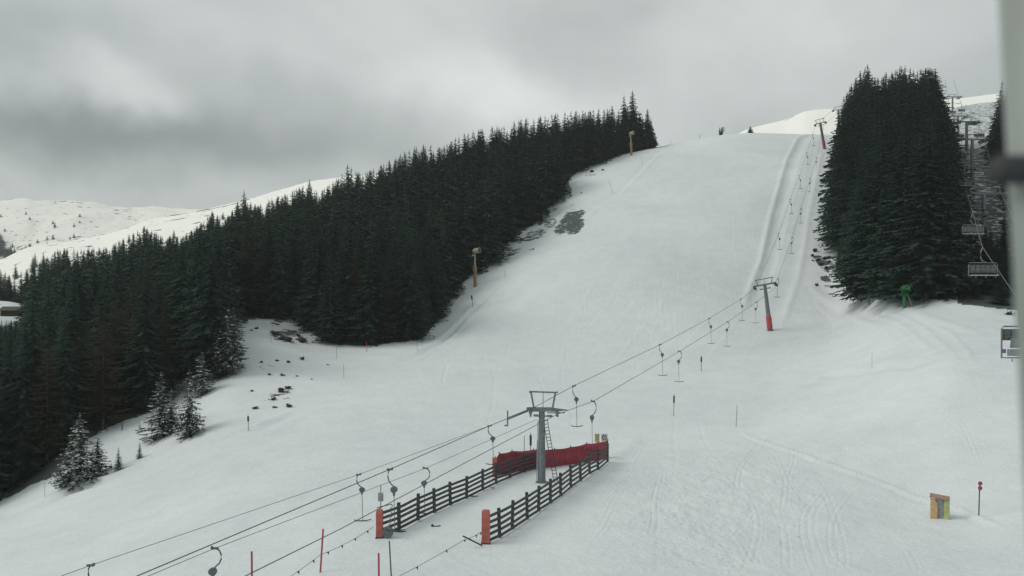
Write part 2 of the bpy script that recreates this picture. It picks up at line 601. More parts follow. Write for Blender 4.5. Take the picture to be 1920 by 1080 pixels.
TR = [t for i, t in enumerate(TR) if i not in (2, 3, 6, 10, 11, 12, 13)]


def catmull(t):
    out = []
    q = [t[0]] + list(t) + [t[-1]]
    for i in range(1, len(q) - 2):
        for k in range(4):
            u = k / 4
            out.append(tuple(.5 * (2 * q[i][j] + (q[i + 1][j] - q[i - 1][j]) * u + (2 * q[i - 1][j] - 5 * q[i][j] + 4 * q[i + 1][j] - q[i + 2][j]) * u * u + (3 * q[i][j] - q[i - 1][j] - 3 * q[i + 1][j] + q[i + 2][j]) * u ** 3) for j in (0, 1)))
    out.append(t[-1])
    return out


TR = [catmull(t) for t in TR if len(t) > 2]
for t in TR:
    if len(t) > 2:
        w = line_pts(t, 2.5)
        dist = w[0].y
        if dist > 95:
            seg_field(w, groove(.02, .22), 2.0)
        else:
            for o_ in (-.22, .22):
                seg_field([p_ + Vector((o_, 0, 0)) for p_ in w], groove(.020 + .032 * ((t[0][0] * 7) % 1), .075), 1.0)
# edges left between the passes of the grooming machine
uu = Xg * .897 - Yg * .442 + fbm(Xg / 30, Yg / 30, 2, 71) * 5
pas = np.exp(-(((uu % 5.2) - 2.6) / .28) ** 2) * .045 - np.exp(-(((uu % 5.2) - 1.9) / .3) ** 2) * .02
Zg += pas * np.clip((Yg - 100) / 25, 0, 1) * np.clip((312 - Yg) / 10, 0, 1) * (pxg[:, None] > 700) * (pxg[:, None] < 1480) * np.clip(.5 + 2.2 * fbm(Xg / 18, Yg / 30, 2, 73), 0, 1)
# churned snow
ch = np.clip(1 - ((pxg[:, None] - 1330) / 230) ** 2 - ((Yg - 62) / 22) ** 2, 0, 1)
Zg += ch * fbm(Xg / .55, Yg / 1.1, 2, 33) * .22
ch2 = np.clip(1 - ((pxg[:, None] - 1420) / 460) ** 2 - ((Yg - 62) / 30) ** 2, 0, 1)
Zg += ch2 * fbm(Xg / 1.6, Yg / 1.6, 3, 43) * .22
churn_mask = np.clip(ch * 1.3 + ch2 * .5 + np.clip(1 - Yg / 110, 0, 1) * .25 * (pxg[:, None] > 1000), 0, 1)
# pit round the board box
PYg = HY - Zg * F / Yg

# ---- where the ground shows brush or forest floor instead of snow
from itertools import product


def inpoly(x, y, poly):
    c = np.zeros(np.shape(x), bool)
    n = len(poly)
    for i in range(n):
        x1, y1 = poly[i]
        x2, y2 = poly[(i + 1) % n]
        if y1 == y2:
            continue
        c ^= ((y1 > y) != (y2 > y)) & (x < (x2 - x1) * (y - y1) / (y2 - y1) + x1)
    return c


FL = [(-850, 75), (-300, 92), (0, 103), (60, 104), (110, 102), (170, 112), (260, 117), (310, 120), (335, 132), (365, 134), (372, 126), (405, 126), (418, 138),
      (425, 159), (550, 166), (584, 158), (612, 153), (690, 150), (790, 156), (812, 166), (826, 180), (880, 196), (925, 203), (960, 217),
      (1000, 226), (1050, 246), (1072, 262), (1130, 277), (1205, 290), (1220, 302), (1170, 312), (1000, 306), (800, 292), (600, 282), (400, 276), (0, 264), (-850, 262)]
FR = [(1578, 182), (1586, 162), (1610, 148), (1700, 131), (1780, 120), (1783, 150), (1770, 190), (1758, 235), (1752, 275), (1586, 275), (1582, 250), (1578, 225), (1576, 200)]
FR2 = [(1912, 150), (1898, 190), (1872, 215), (1866, 262), (1890, 275), (1905, 340), (2300, 360), (2480, 130), (1960, 120)]
mask = np.zeros_like(Zg)
CLEAR = [(-60, 203), (58, 203), (58, 236), (-60, 236)]
pxx = np.repeat(pxg[:, None], ND, 1)
for poly in (FL, FR, FR2):
    mask[inpoly(pxx, Yg, poly)] = 1
mask[inpoly(pxx, Yg, CLEAR)] = .3
for _ in range(5):
    mask[1:-1] = (mask[:-2] + 2 * mask[1:-1] + mask[2:]) / 4
    mask[:, 1:-1] = (mask[:, :-2] + 2 * mask[:, 1:-1] + mask[:, 2:]) / 4


def spot(px, py, rx, ry, v):
    p = GP(px, py)
    rX = rx * p.y / F
    q = GP(px, py - ry)
    rY = max(.5, q.y - p.y)
    d = ((Xg - p.x) / rX) ** 2 + ((Yg - p.y) / rY) ** 2
    np.maximum(mask, v * np.clip(1.4 - d, 0, 1), out=mask)


for s_ in [(1072, 418, 26, 22, .72), (1052, 432, 16, 10, .66), (1085, 400, 16, 6, .68), (1030, 402, 22, 9, .60), (1032, 425, 16, 12, .56), (985, 455, 34, 10, .60), (1005, 440, 24, 12, .58), (950, 478, 34, 10, .58), (1012, 395, 14, 12, .58),
           (925, 478, 24, 14, .62), (1012, 420, 8, 14, .6), (860, 545, 10, 10, .6), (835, 570, 8, 8, .6), (535, 628, 26, 12, .62), (565, 640, 14, 6, .7), (520, 605, 12, 6, .6),
           (1245, 274, 14, 2, .9), (1220, 278, 12, 3, .9), (1110, 330, 10, 4, .5), (1545, 495, 14, 18, .62), (1548, 525, 10, 8, .75), (1600, 540, 30, 5, .7),
           (500, 690, 20, 10, .42), (520, 745, 34, 16, .43), (870, 520, 20, 12, .6), (905, 500, 16, 8, .6), (1085, 318, 10, 5, .6), (1062, 345, 8, 10, .6)]:
    spot(*s_)
for fx, fy in [(750, 1000), (783, 980), (800, 972), (830, 958), (858, 945), (890, 930), (920, 915)]:
    spot(fx, fy + 1, 14, 2.6, .47)
ais = inpoly(pxx, Yg, [(1800, 122), (1960, 118), (1960, 225), (1850, 262), (1760, 250), (1795, 180)])
mask[ais] = np.maximum(mask[ais], .63)
ais = inpoly(pxx, Yg, [(1750, 225), (1900, 225), (1960, 500), (1740, 500)])
mask[ais] = np.maximum(mask[ais], .50)
ais = inpoly(pxx, Yg, [(1795, 118), (1960, 112), (1960, 150), (1800, 152)])
mask[ais] = np.maximum(mask[ais], .9)


def snow_material(name, snow_a, snow_b, veg, veg2, nsc=1.0, attr=True, bump=.5, thr=.5, tiny=None, grain=False):
    m = bpy.data.materials.new(name)
    m.use_nodes = True
    t = m.node_tree
    b = t.nodes['Principled BSDF']
    b.inputs['Roughness'].default_value = .75
    b.inputs['Specular IOR Level'].default_value = .25
    g = N(t, 'ShaderNodeNewGeometry')

    def noise(sc, det, ro=.55):
        n = N(t, 'ShaderNodeTexNoise')
        n.inputs['Scale'].default_value = sc * nsc
        n.inputs['Detail'].default_value = det
        n.inputs['Roughness'].default_value = ro
        t.links.new(g.outputs['Position'], n.inputs[0])
        return n.outputs[0]
    big, mid, fine = noise(.035, 5), noise(.35, 6), noise(5.0, 4, .7)
    f = mth(t, 'MULTIPLY_ADD', big, 1.6, -.8)
    f2 = mth(t, 'MULTIPLY_ADD', mid, .9, -.45)
    f3 = mth(t, 'MULTIPLY_ADD', fine, 1.8, -.9)
    f = mth(t, 'ADD', mth(t, 'ADD', f, f2), mth(t, 'ADD', f3, .5), None, True)
    a = N(t, 'ShaderNodeMix', data_type='RGBA')
    a.inputs['A'].default_value = (*snow_a, 1)
    a.inputs['B'].default_value = (*snow_b, 1)
    t.links.new(f, a.inputs['Factor'])
    vn = noise(.9, 4)
    v = N(t, 'ShaderNodeMix', data_type='RGBA')
    v.inputs['A'].default_value = (*veg, 1)
    v.inputs['B'].default_value = (*veg2, 1)
    t.links.new(vn, v.inputs['Factor'])
    if attr:
        at = N(t, 'ShaderNodeAttribute')
        at.attribute_name = 'brush'
        k0 = at.outputs['Fac']
    else:
        k0 = mth(t, 'ADD', 0.0, thr)
    nn = N(t, 'ShaderNodeTexNoise')
    nn.inputs['Scale'].default_value = .8 * nsc
    nn.inputs['Detail'].default_value = 7
    nn.inputs['Roughness'].default_value = .62
    mpp = N(t, 'ShaderNodeMapping')
    mpp.inputs['Scale'].default_value = (.55, 1.0, 1.9)
    t.links.new(g.outputs['Position'], mpp.inputs[0])
    t.links.new(mpp.outputs[0], nn.inputs[0])
    k = mth(t, 'MULTIPLY_ADD', nn.outputs[0], 1.5, -.75)
    gate = mth(t, 'GREATER_THAN', k0, .06)
    k = mth(t, 'MULTIPLY', mth(t, 'ADD', k, k0), gate)
    r = N(t, 'ShaderNodeMapRange', interpolation_type='SMOOTHSTEP')
    t.links.new(k, r.inputs[0])
    r.inputs[1].default_value = .50
    r.inputs[2].default_value = .57
    c = N(t, 'ShaderNodeMix', data_type='RGBA')
    t.links.new(r.outputs[0], c.inputs['Factor'])
    t.links.new(a.outputs['Result'], c.inputs['A'])
    t.links.new(v.outputs['Result'], c.inputs['B'])
    t.links.new(c.outputs['Result'], b.inputs['Base Color'])
    bp = N(t, 'ShaderNodeBump')
    bp.inputs['Strength'].default_value = bump
    bp.inputs['Distance'].default_value = .12 / nsc
    hh = mth(t, 'MULTIPLY_ADD', fine, .35, mth(t, 'MULTIPLY', mid, 1.6))
    n4 = noise(1.6, 5, .6)
    hh = mth(t, 'ADD', hh, mth(t, 'MULTIPLY', n4, .9))
    if attr:
        ca = N(t, 'ShaderNodeAttribute')
        ca.attribute_name = 'churn'
        lum = N(t, 'ShaderNodeTexVoronoi')
        lum.inputs['Scale'].default_value = 2.6
        t.links.new(g.outputs['Position'], lum.inputs[0])
        l_ = mth(t, 'SUBTRACT', .55, lum.outputs['Distance'], None, True)
        pat = mth(t, 'SUBTRACT', noise(.7, 3), .42, None, True)
        l_ = mth(t, 'MULTIPLY', mth(t, 'MULTIPLY', l_, 7.0), mth(t, 'MULTIPLY', pat, ca.outputs['Fac']))
        hh = mth(t, 'ADD', hh, l_)
    t.links.new(hh, bp.inputs['Height'])
    t.links.new(bp.outputs[0], b.inputs['Normal'])
    return m


MS = snow_material('dimmed_old_snow', (.56, .605, .615), (.70, .74, .75), (.050, .064, .062), (.098, .112, .106), 1.0, True, .8)  # near snow colour also lowered as if under cloud, against the sunlit hills
MSF = snow_material('sun_tinted_far_snow', (.91, .91, .85), (.96, .96, .91), (.07, .08, .075), (.16, .17, .16), .13, True, .3)  # sunshine on the distant hills painted in as brighter, warmer snow


def grid_object(name, X, Y, Z, m, attr=None, churn=None):
    nx, ny = Z.shape
    me = bpy.data.meshes.new(name)
    v = np.stack([X, Y, Z], -1).reshape(-1, 3).astype(np.float32)
    i = (np.arange(nx - 1)[:, None] * ny + np.arange(ny - 1)[None]).ravel()
    f = np.stack([i, i + ny, i + ny + 1, i + 1], -1).astype(np.int32)
    me.vertices.add(len(v))
    me.vertices.foreach_set('co', v.ravel())
    me.loops.add(f.size)
    me.loops.foreach_set('vertex_index', f.ravel())
    me.polygons.add(len(f))
    me.polygons.foreach_set('loop_start', np.arange(0, f.size, 4, dtype=np.int32))
    me.polygons.foreach_set('use_smooth', np.ones(len(f), bool))
    me.update(calc_edges=True)
    me.materials.append(m)
    if churn is not None:
        a = me.attributes.new('churn', 'FLOAT', 'POINT')
        a.data.foreach_set('value', churn.ravel().astype(np.float32))
    if attr is not None:
        a = me.attributes.new('brush', 'FLOAT', 'POINT')
        a.data.foreach_set('value', attr.ravel().astype(np.float32))
    o = bpy.data.objects.new(name, me)
    COL.objects.link(o)
    return o


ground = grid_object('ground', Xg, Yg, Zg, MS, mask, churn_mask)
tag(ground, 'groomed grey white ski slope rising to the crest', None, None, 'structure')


# ------------------------------------------------------------------ far hills
def hill(name, crest, Dc, Df, Zf, m, brush, seed, rough=6, px0=None, px1=None, label=None, drop=60):
    xs = [c[0] for c in crest]
    zs = [(HY - c[1]) * Dc / F for c in crest]
    n, k = 500, 150
    px = np.linspace(xs[0], xs[-1], n)
    zc = pchip(xs, zs, px)
    t = np.linspace(0, 1.35, k)
    Dl = Df + (Dc - Df) * t
    X = (px[:, None] - CX) * Dl[None] / F
    Y = np.repeat(Dl[None], n, 0)
    tt = np.clip(t, 0, 1)
    s = np.sin(tt * math.pi / 2) ** 1.15
    Z = Zf + (zc[:, None] - Zf) * s[None] - np.clip(t - 1, 0, 1)[None] * drop * 3
    am = np.clip(1 - np.abs(t - 1) * 6, 0, 1)
    Z = Z + fbm(X / (Dc * .07), Y / (Dc * .07), 4, seed) * rough * (1 - am[None] * .92)
    o = grid_object(name, X, Y, Z, m, brush(px[:, None], t[None], X, Y))
    tag(o, label, None, None, 'structure')
    return X, Y, Z, px, Dl


def br_a(px, t, X, Y):
    road = (np.abs(t - .875 + .012 * np.sin(px / 60)) < .007) & (px > 100) & (px < 470)
    return .325 + 0 * X + .45 * road + .12 * np.clip((.70 - t) * 3, 0, 1) + .12 * (t > .985)


def br_b(px, t, X, Y):
    b = .32 + .0 * X
    return b + .16 * np.clip((t - .70) * 6, 0, 1) * (fbm(X / 160, Y / 160, 2, 5) > -.02) * (px > 100) * (px < 260) + .14 * np.clip((.62 - t) * 4, 0, 1) * (px < 120)


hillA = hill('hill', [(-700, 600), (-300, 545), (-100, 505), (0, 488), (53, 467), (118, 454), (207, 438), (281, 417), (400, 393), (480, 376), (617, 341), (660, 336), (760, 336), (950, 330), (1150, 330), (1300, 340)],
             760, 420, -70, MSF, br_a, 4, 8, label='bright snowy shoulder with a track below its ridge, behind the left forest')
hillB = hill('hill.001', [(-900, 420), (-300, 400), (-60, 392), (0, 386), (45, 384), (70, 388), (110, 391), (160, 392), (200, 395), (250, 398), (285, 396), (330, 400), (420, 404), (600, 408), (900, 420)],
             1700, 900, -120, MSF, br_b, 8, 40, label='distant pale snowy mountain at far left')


def br_c(px, t, X, Y):
    Zc = np.interp(px, [1330, 1400, 1425, 1470, 1495, 1510, 1530, 1600, 2500], [300, 254, 247, 236, 226, 220, 217, 214, 160])
    l1 = (np.abs(px - (1512 - (1 - t) * 140 + 3 * np.sin(t * 50))) < 2.4) & (t > .74) & (t < .995)
    l2 = (np.abs(t - .94) < .012) & (px > 1426) & (px < 1458)
    return np.where(px < 1620, .16, .36) + 0 * X + .7 * (l1 | l2)


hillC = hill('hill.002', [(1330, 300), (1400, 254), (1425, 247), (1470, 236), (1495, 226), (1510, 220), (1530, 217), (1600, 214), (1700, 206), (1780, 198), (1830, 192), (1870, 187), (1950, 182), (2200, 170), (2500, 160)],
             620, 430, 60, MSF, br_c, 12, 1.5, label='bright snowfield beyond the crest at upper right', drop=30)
# dark drift lines on the snowfield
for pts, w in (([(1512, 219), (1508, 226), (1500, 234), (1488, 241), (1476, 245)], .9), ([(1428, 246.5), (1445, 244), (1456, 240)], 1.3)):
    pass

vf = MB()
vf.add([(-6000, -200, -75), (6000, -200, -75), (6000, 6000, -75), (-6000, 6000, -75)], [(0, 1, 2, 3)])
vo = vf.build('valley_floor', M['white'])
tag(vo, 'snowy valley floor far below', None, None, 'structure')


# ------------------------------------------------------------------ conifers
def spruce_mesh(name, h, r, seed, whorls=26, nb=8, mats=('spruce',), sprigs=4, start=.06, sparse=0.0, part='all', droop=.35, wf=.30):
    rd = random.Random(seed)
    mb = MB()
    trunk = MB()
    trunk.tube([(0, 0, -.6), (0, 0, h * .5), (0, 0, h * .97)], [h * .009 + .05, h * .005 + .02, .015], 6)
    crown = MB()
    for w in range(whorls):
        t = start + (1 - start) * (w / (whorls - 1)) ** .92
        z = h * t
        L0 = r * min(1, (1 - t) * 1.22) ** .85 * (1 if t > .16 else .8 + t * 1.25) + h * .010
        n = max(4, int(nb * (1 - t * .35)))
        ph = rd.random() * 6.28
        for b in range(n):
            if rd.random() < sparse:
                continue
            a = ph + 6.283 * b / n + rd.uniform(-.3, .3)
            L = L0 * rd.uniform(.6, 1.18)
            dz = -L * droop * rd.uniform(.6, 1.3)
            ca, sa = math.cos(a), math.sin(a)
            side = Vector((-sa, ca, 0))
            z0 = z + rd.uniform(-.5, .5) * h / whorls

            def pt(q):    # drooping branch with the tip turned up
                return Vector((ca * L * q, sa * L * q, z0 + dz * (q ** 1.1) + L * .12 * q ** 3))
            wd = L * wf + .06
            for k in range(sprigs):
                q0, q1 = k / sprigs, (k + 1.25) / sprigs
                p0, p1 = pt(q0), pt(min(q1, 1.05))
                ww = wd * (1.15 - .65 * q0) * rd.uniform(.75, 1.25)
                dn = Vector((0, 0, -ww * rd.uniform(.25, .75)))
                mid = (p0 + p1) / 2
                l_ = mid + side * ww + dn + Vector((ca, sa, 0)) * ww * .5
                r_ = mid - side * ww + dn + Vector((ca, sa, 0)) * ww * .5
                crown.add([p0, l_, p1], [(0, 1, 2)])
                crown.add([p0, p1, r_], [(0, 1, 2)])
            q = rd.uniform(.35, .9)
            m0 = pt(q)
            crown.add([m0 - side * .4 * wf * L, m0 + side * .4 * wf * L, m0 + Vector((ca * .1 * L, sa * .1 * L, -L * wf * .9 - .1))], [(0, 1, 2)])
    crown.add([(-.12, 0, h * .94), (.12, 0, h * .94), (0, 0, h * 1.01)], [(0, 1, 2)])
    crown.add([(0, -.12, h * .94), (0, .12, h * .94), (0, 0, h * 1.01)], [(0, 1, 2)])

    def mesh(nm, m_, mm):
        me = bpy.data.meshes.new(nm)
        me.from_pydata(m_.v, [], m_.f)
        for x in mm:
            me.materials.append(x)
        if len(mm) > 1:
            me.polygons.foreach_set('material_index', m_.m)
        me.update()
        return me
    both = MB()
    both.v, both.f, both.m = list(crown.v), list(crown.f), [0] * len(crown.f)
    both.add(trunk.v, trunk.f, 1)
    return mesh('crown', crown, [M[mats[0]]]), mesh('trunk', trunk, [M['bark']]), mesh(name, both, [M[mats[0]], M['bark']]), both


SP = [spruce_mesh('spruce_tree', 20, 3.5 + .4 * (k % 3), 100 + k, 32, 9, droop=.45) for k in range(6)]
SH_ = [spruce_mesh('spruce_tree', 20, 3.5 + .35 * (k % 3), 120 + k, 58, 11, sprigs=6, droop=.45, wf=.15) for k in range(4)]
SL = [spruce_mesh('spruce_tree', 20, 3.9, 140 + k, 28, 8, sprigs=3, droop=.5, wf=.24) for k in range(3)]
LA = [spruce_mesh('larch_tree', 19, 3.2, 160 + k, 42, 9, ('larch',), 5, .12, .1, droop=.1, wf=.12) for k in range(2)]
SN = [spruce_mesh('young_spruce_tree', 7, 1.9, 170 + k, 24, 9, ('spruce_snow',), 6, .03, .04, wf=.2) for k in range(4)]


def place_tree(kind, px, D, h, label, group=None, parts=False, rz=None, wide=1.0, name=None, cat='tree', dz=-.15):
    base_h = {'SP': 20, 'SN': 7, 'LA': 19}[kind]
    lib = {'SP': SP if D > 195 else SH_, 'SN': SN, 'LA': LA}[kind]
    src = random.choice(lib)
    name = name or {'SP': 'spruce_tree', 'SN': 'young_spruce_tree', 'LA': 'larch_tree'}[kind]
    s = h / base_h
    w = s * wide * random.uniform(.88, 1.15)
    loc = G(px, D, dz)
    rz = random.uniform(0, 6.28) if rz is None else rz
    if parts:
        root = empty(name, loc, label, cat, group, rz)
        root.scale = (w, w, s)
        c = bpy.data.objects.new('crown', src[0])
        COL.objects.link(c)
        c.parent = root
        t = bpy.data.objects.new('trunk', src[1])
        COL.objects.link(t)
        t.parent = root
    else:
        root = bpy.data.objects.new(name, src[2])
        COL.objects.link(root)
        root.location = loc
        root.rotation_euler = (random.uniform(-.03, .03), random.uniform(-.03, .03), rz)
        root.scale = (w, w, s)
        tag(root, label, cat, group)
    return root


# candidates by jittered grid in world space
random.seed(5)
cand = []
step = 4.7
y = 70.0
while y < 350:
    x = -330.0
    while x < 330:
        X_, Y_ = x + random.uniform(-2, 2), y + random.uniform(-2, 2)
        px = CX + X_ * F / Y_
        which = None
        for nm, poly in (('L', FL), ('R', FR), ('Q', FR2)):
            if inpoly(np.array(px), np.array(Y_), poly):
                which = nm
        if which == 'L' and -60 < px < 58 and 196 < Y_ < 236:
            which = None
        if which and -90 < px < 2060:
            cand.append((which, px, Y_))
        x += step
    y += step
left, right, far_r = [[c for c in cand if c[0] == k] for k in 'LRQ']
print('tree candidates', len(left), len(right), len(far_r))


def tree_h(which, px, D):
    if which == 'L':
        h = random.uniform(15, 21)
        if px > 950:
            h = random.uniform(12, 19)
        if 1000 > px > 500 and D < 175:
            h = random.uniform(15, 20)
        if random.random() < .10:
            h += 3
        return h
    if which == 'R':
        return random.uniform(21, 27)
    return random.uniform(12, 19)


TOPL = ([-200, -60, 0, 60, 110, 165, 205, 270, 300, 340, 370, 400, 418, 455, 480, 575, 600, 630, 655, 680, 730, 790, 830, 865, 935, 1015, 1070, 1120, 1170, 1200, 1225],
        [560, 530, 520, 500, 466, 466, 462, 424, 440, 444, 425, 394, 416, 368, 385, 345, 358, 335, 312, 326, 300, 268, 276, 250, 234, 214, 208, 204, 190, 214, 226])
TOPR = ([1540, 1556, 1568, 1582, 1605, 1625, 1640, 1655, 1672, 1690, 1715, 1735, 1752, 1768, 1780, 1800, 1815], [470, 330, 235, 180, 145, 116, 146, 144, 124, 118, 132, 128, 130, 175, 300, 385, 440])


def cap_h(which, px, D, h):
    if which == 'Q':
        return h
    T = TOPL if which == 'L' else TOPR
    zt = (HY - np.interp(px, *T)) * D / F
    if which == 'L' and -30 < px < 54 and D < 203:
        zt = (HY - 600) * D / F
    return min(h, zt - zat(px, D) - random.choice((0, 0, .4, 1.2, 2.0, 3.0 if which == 'R' else 1.2)) * random.random())


def front_score(c):
    return c[2]


left.sort(key=front_score)
right.sort(key=front_score)
far_r.sort(key=front_score)


def is_sil(c):   # near the top edge of the forest as seen
    k, px, D = c
    if k == 'L':
        return D > np.interp(px, [0, 400, 800, 1000, 1200], [228, 236, 252, 270, 270])
    return D > 235


indiv, stuff = [], []
sil = [c for c in left if is_sil(c)]
rest = [c for c in left if not is_sil(c)]
random.shuffle(sil)
rest.sort(key=lambda c: c[2] - 25 * (c[1] > 450))
indiv += sil[:75] + rest[:125]
stuff += sil[75:] + rest[125:]
indiv += right[:70] + far_r[:18]
stuff += right[70:] + far_r[18:]
LBL = {'L': ('dark spruce closed in among its neighbours in the long forest left of the piste', 'spruces of the forest left of the piste'),
       'R': ('tall dark spruce closed in within the dense clump between drag lift lane and chairlift', 'spruces of the clump right of the piste'),
       'Q': ('dark spruce on the far side of the chairlift aisle beside the blurred mast', 'spruces beyond the chairlift aisle')}
SILSET = set(sil)
for c in indiv:
    k, px, D = c
    h = cap_h(k, px, D, tree_h(k, px, D) + 2)
    if h < 5:
        continue
    larch = (k == 'L' and random.random() < (.32 if (60 < px < 330 and D < 150) else .06)) or (k == 'R' and px < 1680 and D < 160 and random.random() < .3)
    if larch:
        lb = ('bare brownish larch among the dark spruces of the left forest' if k == 'L' else 'bare brownish larch at the foot of the right spruce clump')
        place_tree('LA', px, D, h * (.85 if k == 'L' else .6), lb, 'larches of the left forest' if k == 'L' else 'larches of the right clump', D < 135)
    else:
        lb, gr = LBL[k]
        if c in SILSET:
            lb, gr = 'dark spruce of the back rows whose tip makes the skyline of the long left forest', 'skyline spruces of the left forest'
        elif k == 'R' and D > 225:
            lb, gr = 'tall spruce of the back rows whose tip makes the skyline of the right clump', 'skyline spruces of the right clump'
        place_tree('SP', px, D, h, lb, gr, D < 135, wide=1.15 if k != 'Q' else .9)


def stuff_trees(name, items, label, hs=None, src=SL, base_h=20, wide=1.25, loc=None):
    V, FF, MI = [], [], []
    off = 0
    for it in items:
        b = random.choice(src)[3]
        v = np.array(b.v)
        f = b.f
        h = it[3] if len(it) > 3 else cap_h(*it[:3], tree_h(*it[:3]) + 2)
        if h < 4:
            continue
        a = random.uniform(0, 6.28)
        s = h / base_h
        ca, sa = math.cos(a) * s * wide, math.sin(a) * s * wide
        p = Vector(it[4]) if len(it) > 4 else G(it[1], it[2], -.15)
        vv = np.stack([v[:, 0] * ca - v[:, 1] * sa + p.x, v[:, 0] * sa + v[:, 1] * ca + p.y, v[:, 2] * s + p.z], -1)
        V.append(vv)
        FF += [tuple(i + off for i in q) for q in f]
        MI += b.m
        off += len(v)
    me = bpy.data.meshes.new(name)
    me.from_pydata(np.concatenate(V).tolist(), [], FF)
    me.materials.append(M['spruce'])
    me.materials.append(M['bark'])
    me.polygons.foreach_set('material_index', MI)
    me.update()
    o = bpy.data.objects.new(name, me)
    COL.objects.link(o)
    tag(o, label, 'forest', None, 'stuff')
    return o


sl_ = [c for c in stuff if c[0] == 'L']
sr_ = [c for c in stuff if c[0] != 'L']
stuff_trees('forest', sl_, 'dense mass of dark spruces inside the long left forest')
stuff_trees('forest.001', sr_, 'dense mass of dark spruces inside the right clump')

# singled-out trees along the snow
random.seed(11)
ONE = [
    ('SN', 150, 905, 8.2, 1.25, 'snow dusted spruce standing alone on the snow below the forest at lower left'),
    ('SN', 128, 912, 5.0, 1.2, 'low snowy spruce tucked against the left side of the lone lower left spruce'),
    ('SN', 183, 893, 5.2, 1.2, 'low snowy spruce leaning on the right side of the lone lower left spruce'),
    ('SN', 222, 885, 2.9, .9, 'waist high snowy sapling between the lone lower left spruce and the tiny one'),
    ('SN', 262, 864, 2.1, .8, 'tiny snowy sapling furthest out on the snow at lower left'),
    ('SN', 303, 822, 8.4, 1.1, 'left one of two snow laden spruces at the lower forest edge'),
    ('SN', 322, 812, 5.8, .9, 'slim snowy spruce squeezed between the two snow laden spruces'),
    ('SN', 356, 820, 8.6, .85, 'right one of two snow laden spruces, its branches in clear white shelves'),
    ('SN', 378, 742, 6.6, 1.3, 'broad low spruce on its own behind the two snow laden spruces'),
    ('SN', 428, 708, 11.0, .85, 'tall snowy spruce at the right corner of the left forest beside the clearing'),
    ('SN', 405, 712, 8.0, .9, 'snowy spruce just left of the tall one at the corner of the clearing'),
    ('SN', 438, 672, 8.5, .85, 'snowy spruce behind the tall corner spruce by the clearing'),
    ('SN', 262, 812, 1.4, 1.2, 'dark snow capped stump shrub at the forest foot in lower left'),
]
for kind, px, py, h, wd, lb in ONE:
    p = GP(px, py)
    place_tree(kind, px, p.y, h, lb, None, True, wide=wd)
place_tree('SP', 1214, 294, 15, 'outermost spruce at the right end of the left forest below the crest', None, True, wide=1.1)
place_tree('SP', 1186, 300, 23, 'tallest spruce at the upper right end of the left forest', None, True, wide=1.1)
place_tree('SP', 1170, 302, 22, 'second tallest spruce at the upper right end of the left forest', None, True, wide=1.0)
place_tree('SP', 1200, 297, 14, 'short spruce between the tallest and the outermost at the upper forest end', None, True, wide=1.2)
place_tree('SP', 1407, 312, 4.3, 'single stubby spruce standing on the crest left of the bright snowfield', None, True, wide=2.4, dz=-.9)
place_tree('SP', 455, 262, 23, 'spruce with its pointed top above the ridge at the middle of the left forest', None, False)
place_tree('SP', 578, 268, 22, 'spruce top standing out before the bright ridge right of the pointed one', None, False)
place_tree('SP', 655, 268, 23, 'slender spruce rising highest where the ridge meets the forest', None, False)
for k, (px, D, h) in enumerate([(1868, 128, 8.5), (1842, 126, 5.5), (1822, 124, 4.8), (1885, 124, 7.5), (1858, 136, 9), (1830, 140, 7), (1812, 128, 6.5), (1880, 140, 10), (1848, 145, 7), (1835, 132, 4), (1875, 118, 4.5)]):
    place_tree('SP', px, D, h, 'low dark young spruce crowded under the hanging chair beside the blurred mast', 'young spruces under the chairlift', False, wide=1.5)
place_tree('SN', 1878, 250, 21, 'tall snow dusted spruce beside the upper end of the blurred mast', None, False, wide=.8)

for px, D, h, lb in [(1862, 236, 10, 'small spruce at the left end of the trees beyond the chairlift aisle'), (1870, 228, 13, 'second small spruce from the left beyond the chairlift aisle'), (1880, 222, 15, 'third spruce from the left beyond the chairlift aisle'),
                     (1875, 205, 9, 'low spruce in front of the trees beyond the chairlift aisle')]:
    place_tree('SP', px, D, h, lb, None, False, wide=1.3)
random.seed(31)
for k in range(14):
    px = random.uniform(1572, 1660)
    D = np.interp(px, [1572, 1660], [172, 138]) + random.uniform(-4, 3)
    place_tree('LA', px, D, random.uniform(5, 9), 'low brown larch brush along the lower left foot of the right spruce clump', 'brown brush at the foot of the right clump', False, wide=1.4, name='young_larch_tree')
b = MB()
b.tube([(0, 0, -.5), (.1, 0, 7), (.15, 0, 13.5)], [.10, .07, .02], 6)
for k in range(22):
    z = random.uniform(4, 13)
    a = random.uniform(0, 6.28)
    L = random.uniform(.5, 1.3)
    b.tube([(.1, 0, z), (.1 + math.cos(a) * L, math.sin(a) * L, z - .1)], [.03, .012], 4)
o = b.build('dead_tree', M['snag'], None, G(1630, 141))
tag(o, 'bare pale dead trunk standing before the right spruce clump', 'tree')
# far woods
random.seed(9)
XB, YB, ZB, pB, DB = hillB
fw = []
for k in range(620):
    i = random.randint(0, 499)
    px = pB[i]
    if not (-60 < px < 60) or random.random() < .1:
        i = int(np.searchsorted(pB, random.triangular(-60, 130, -20)))
        px = pB[i]
    lim = np.interp(px, [-60, 0, 60, 140], [.62, .55, .38, .25])
    j = int(np.clip(random.uniform(.02, lim) ** 1.0 * 110, 1, 100))
    fw.append(('B', px, 0, random.uniform(12, 20), (XB[i, j], YB[i, j], ZB[i, j])))
for k in range(110):
    i = int(np.searchsorted(pB, random.uniform(-60, 150)))
    j = int(random.triangular(20, 82, 40))
    fw.append(('B', 0, 0, random.uniform(5, 9), (XB[i, j], YB[i, j], ZB[i, j])))
stuff_trees('far_wood', fw, 'hazy far-off wood at the foot of the distant mountain', wide=1.7)
XA, YA, ZA, pA, DA = hillA
fw = []
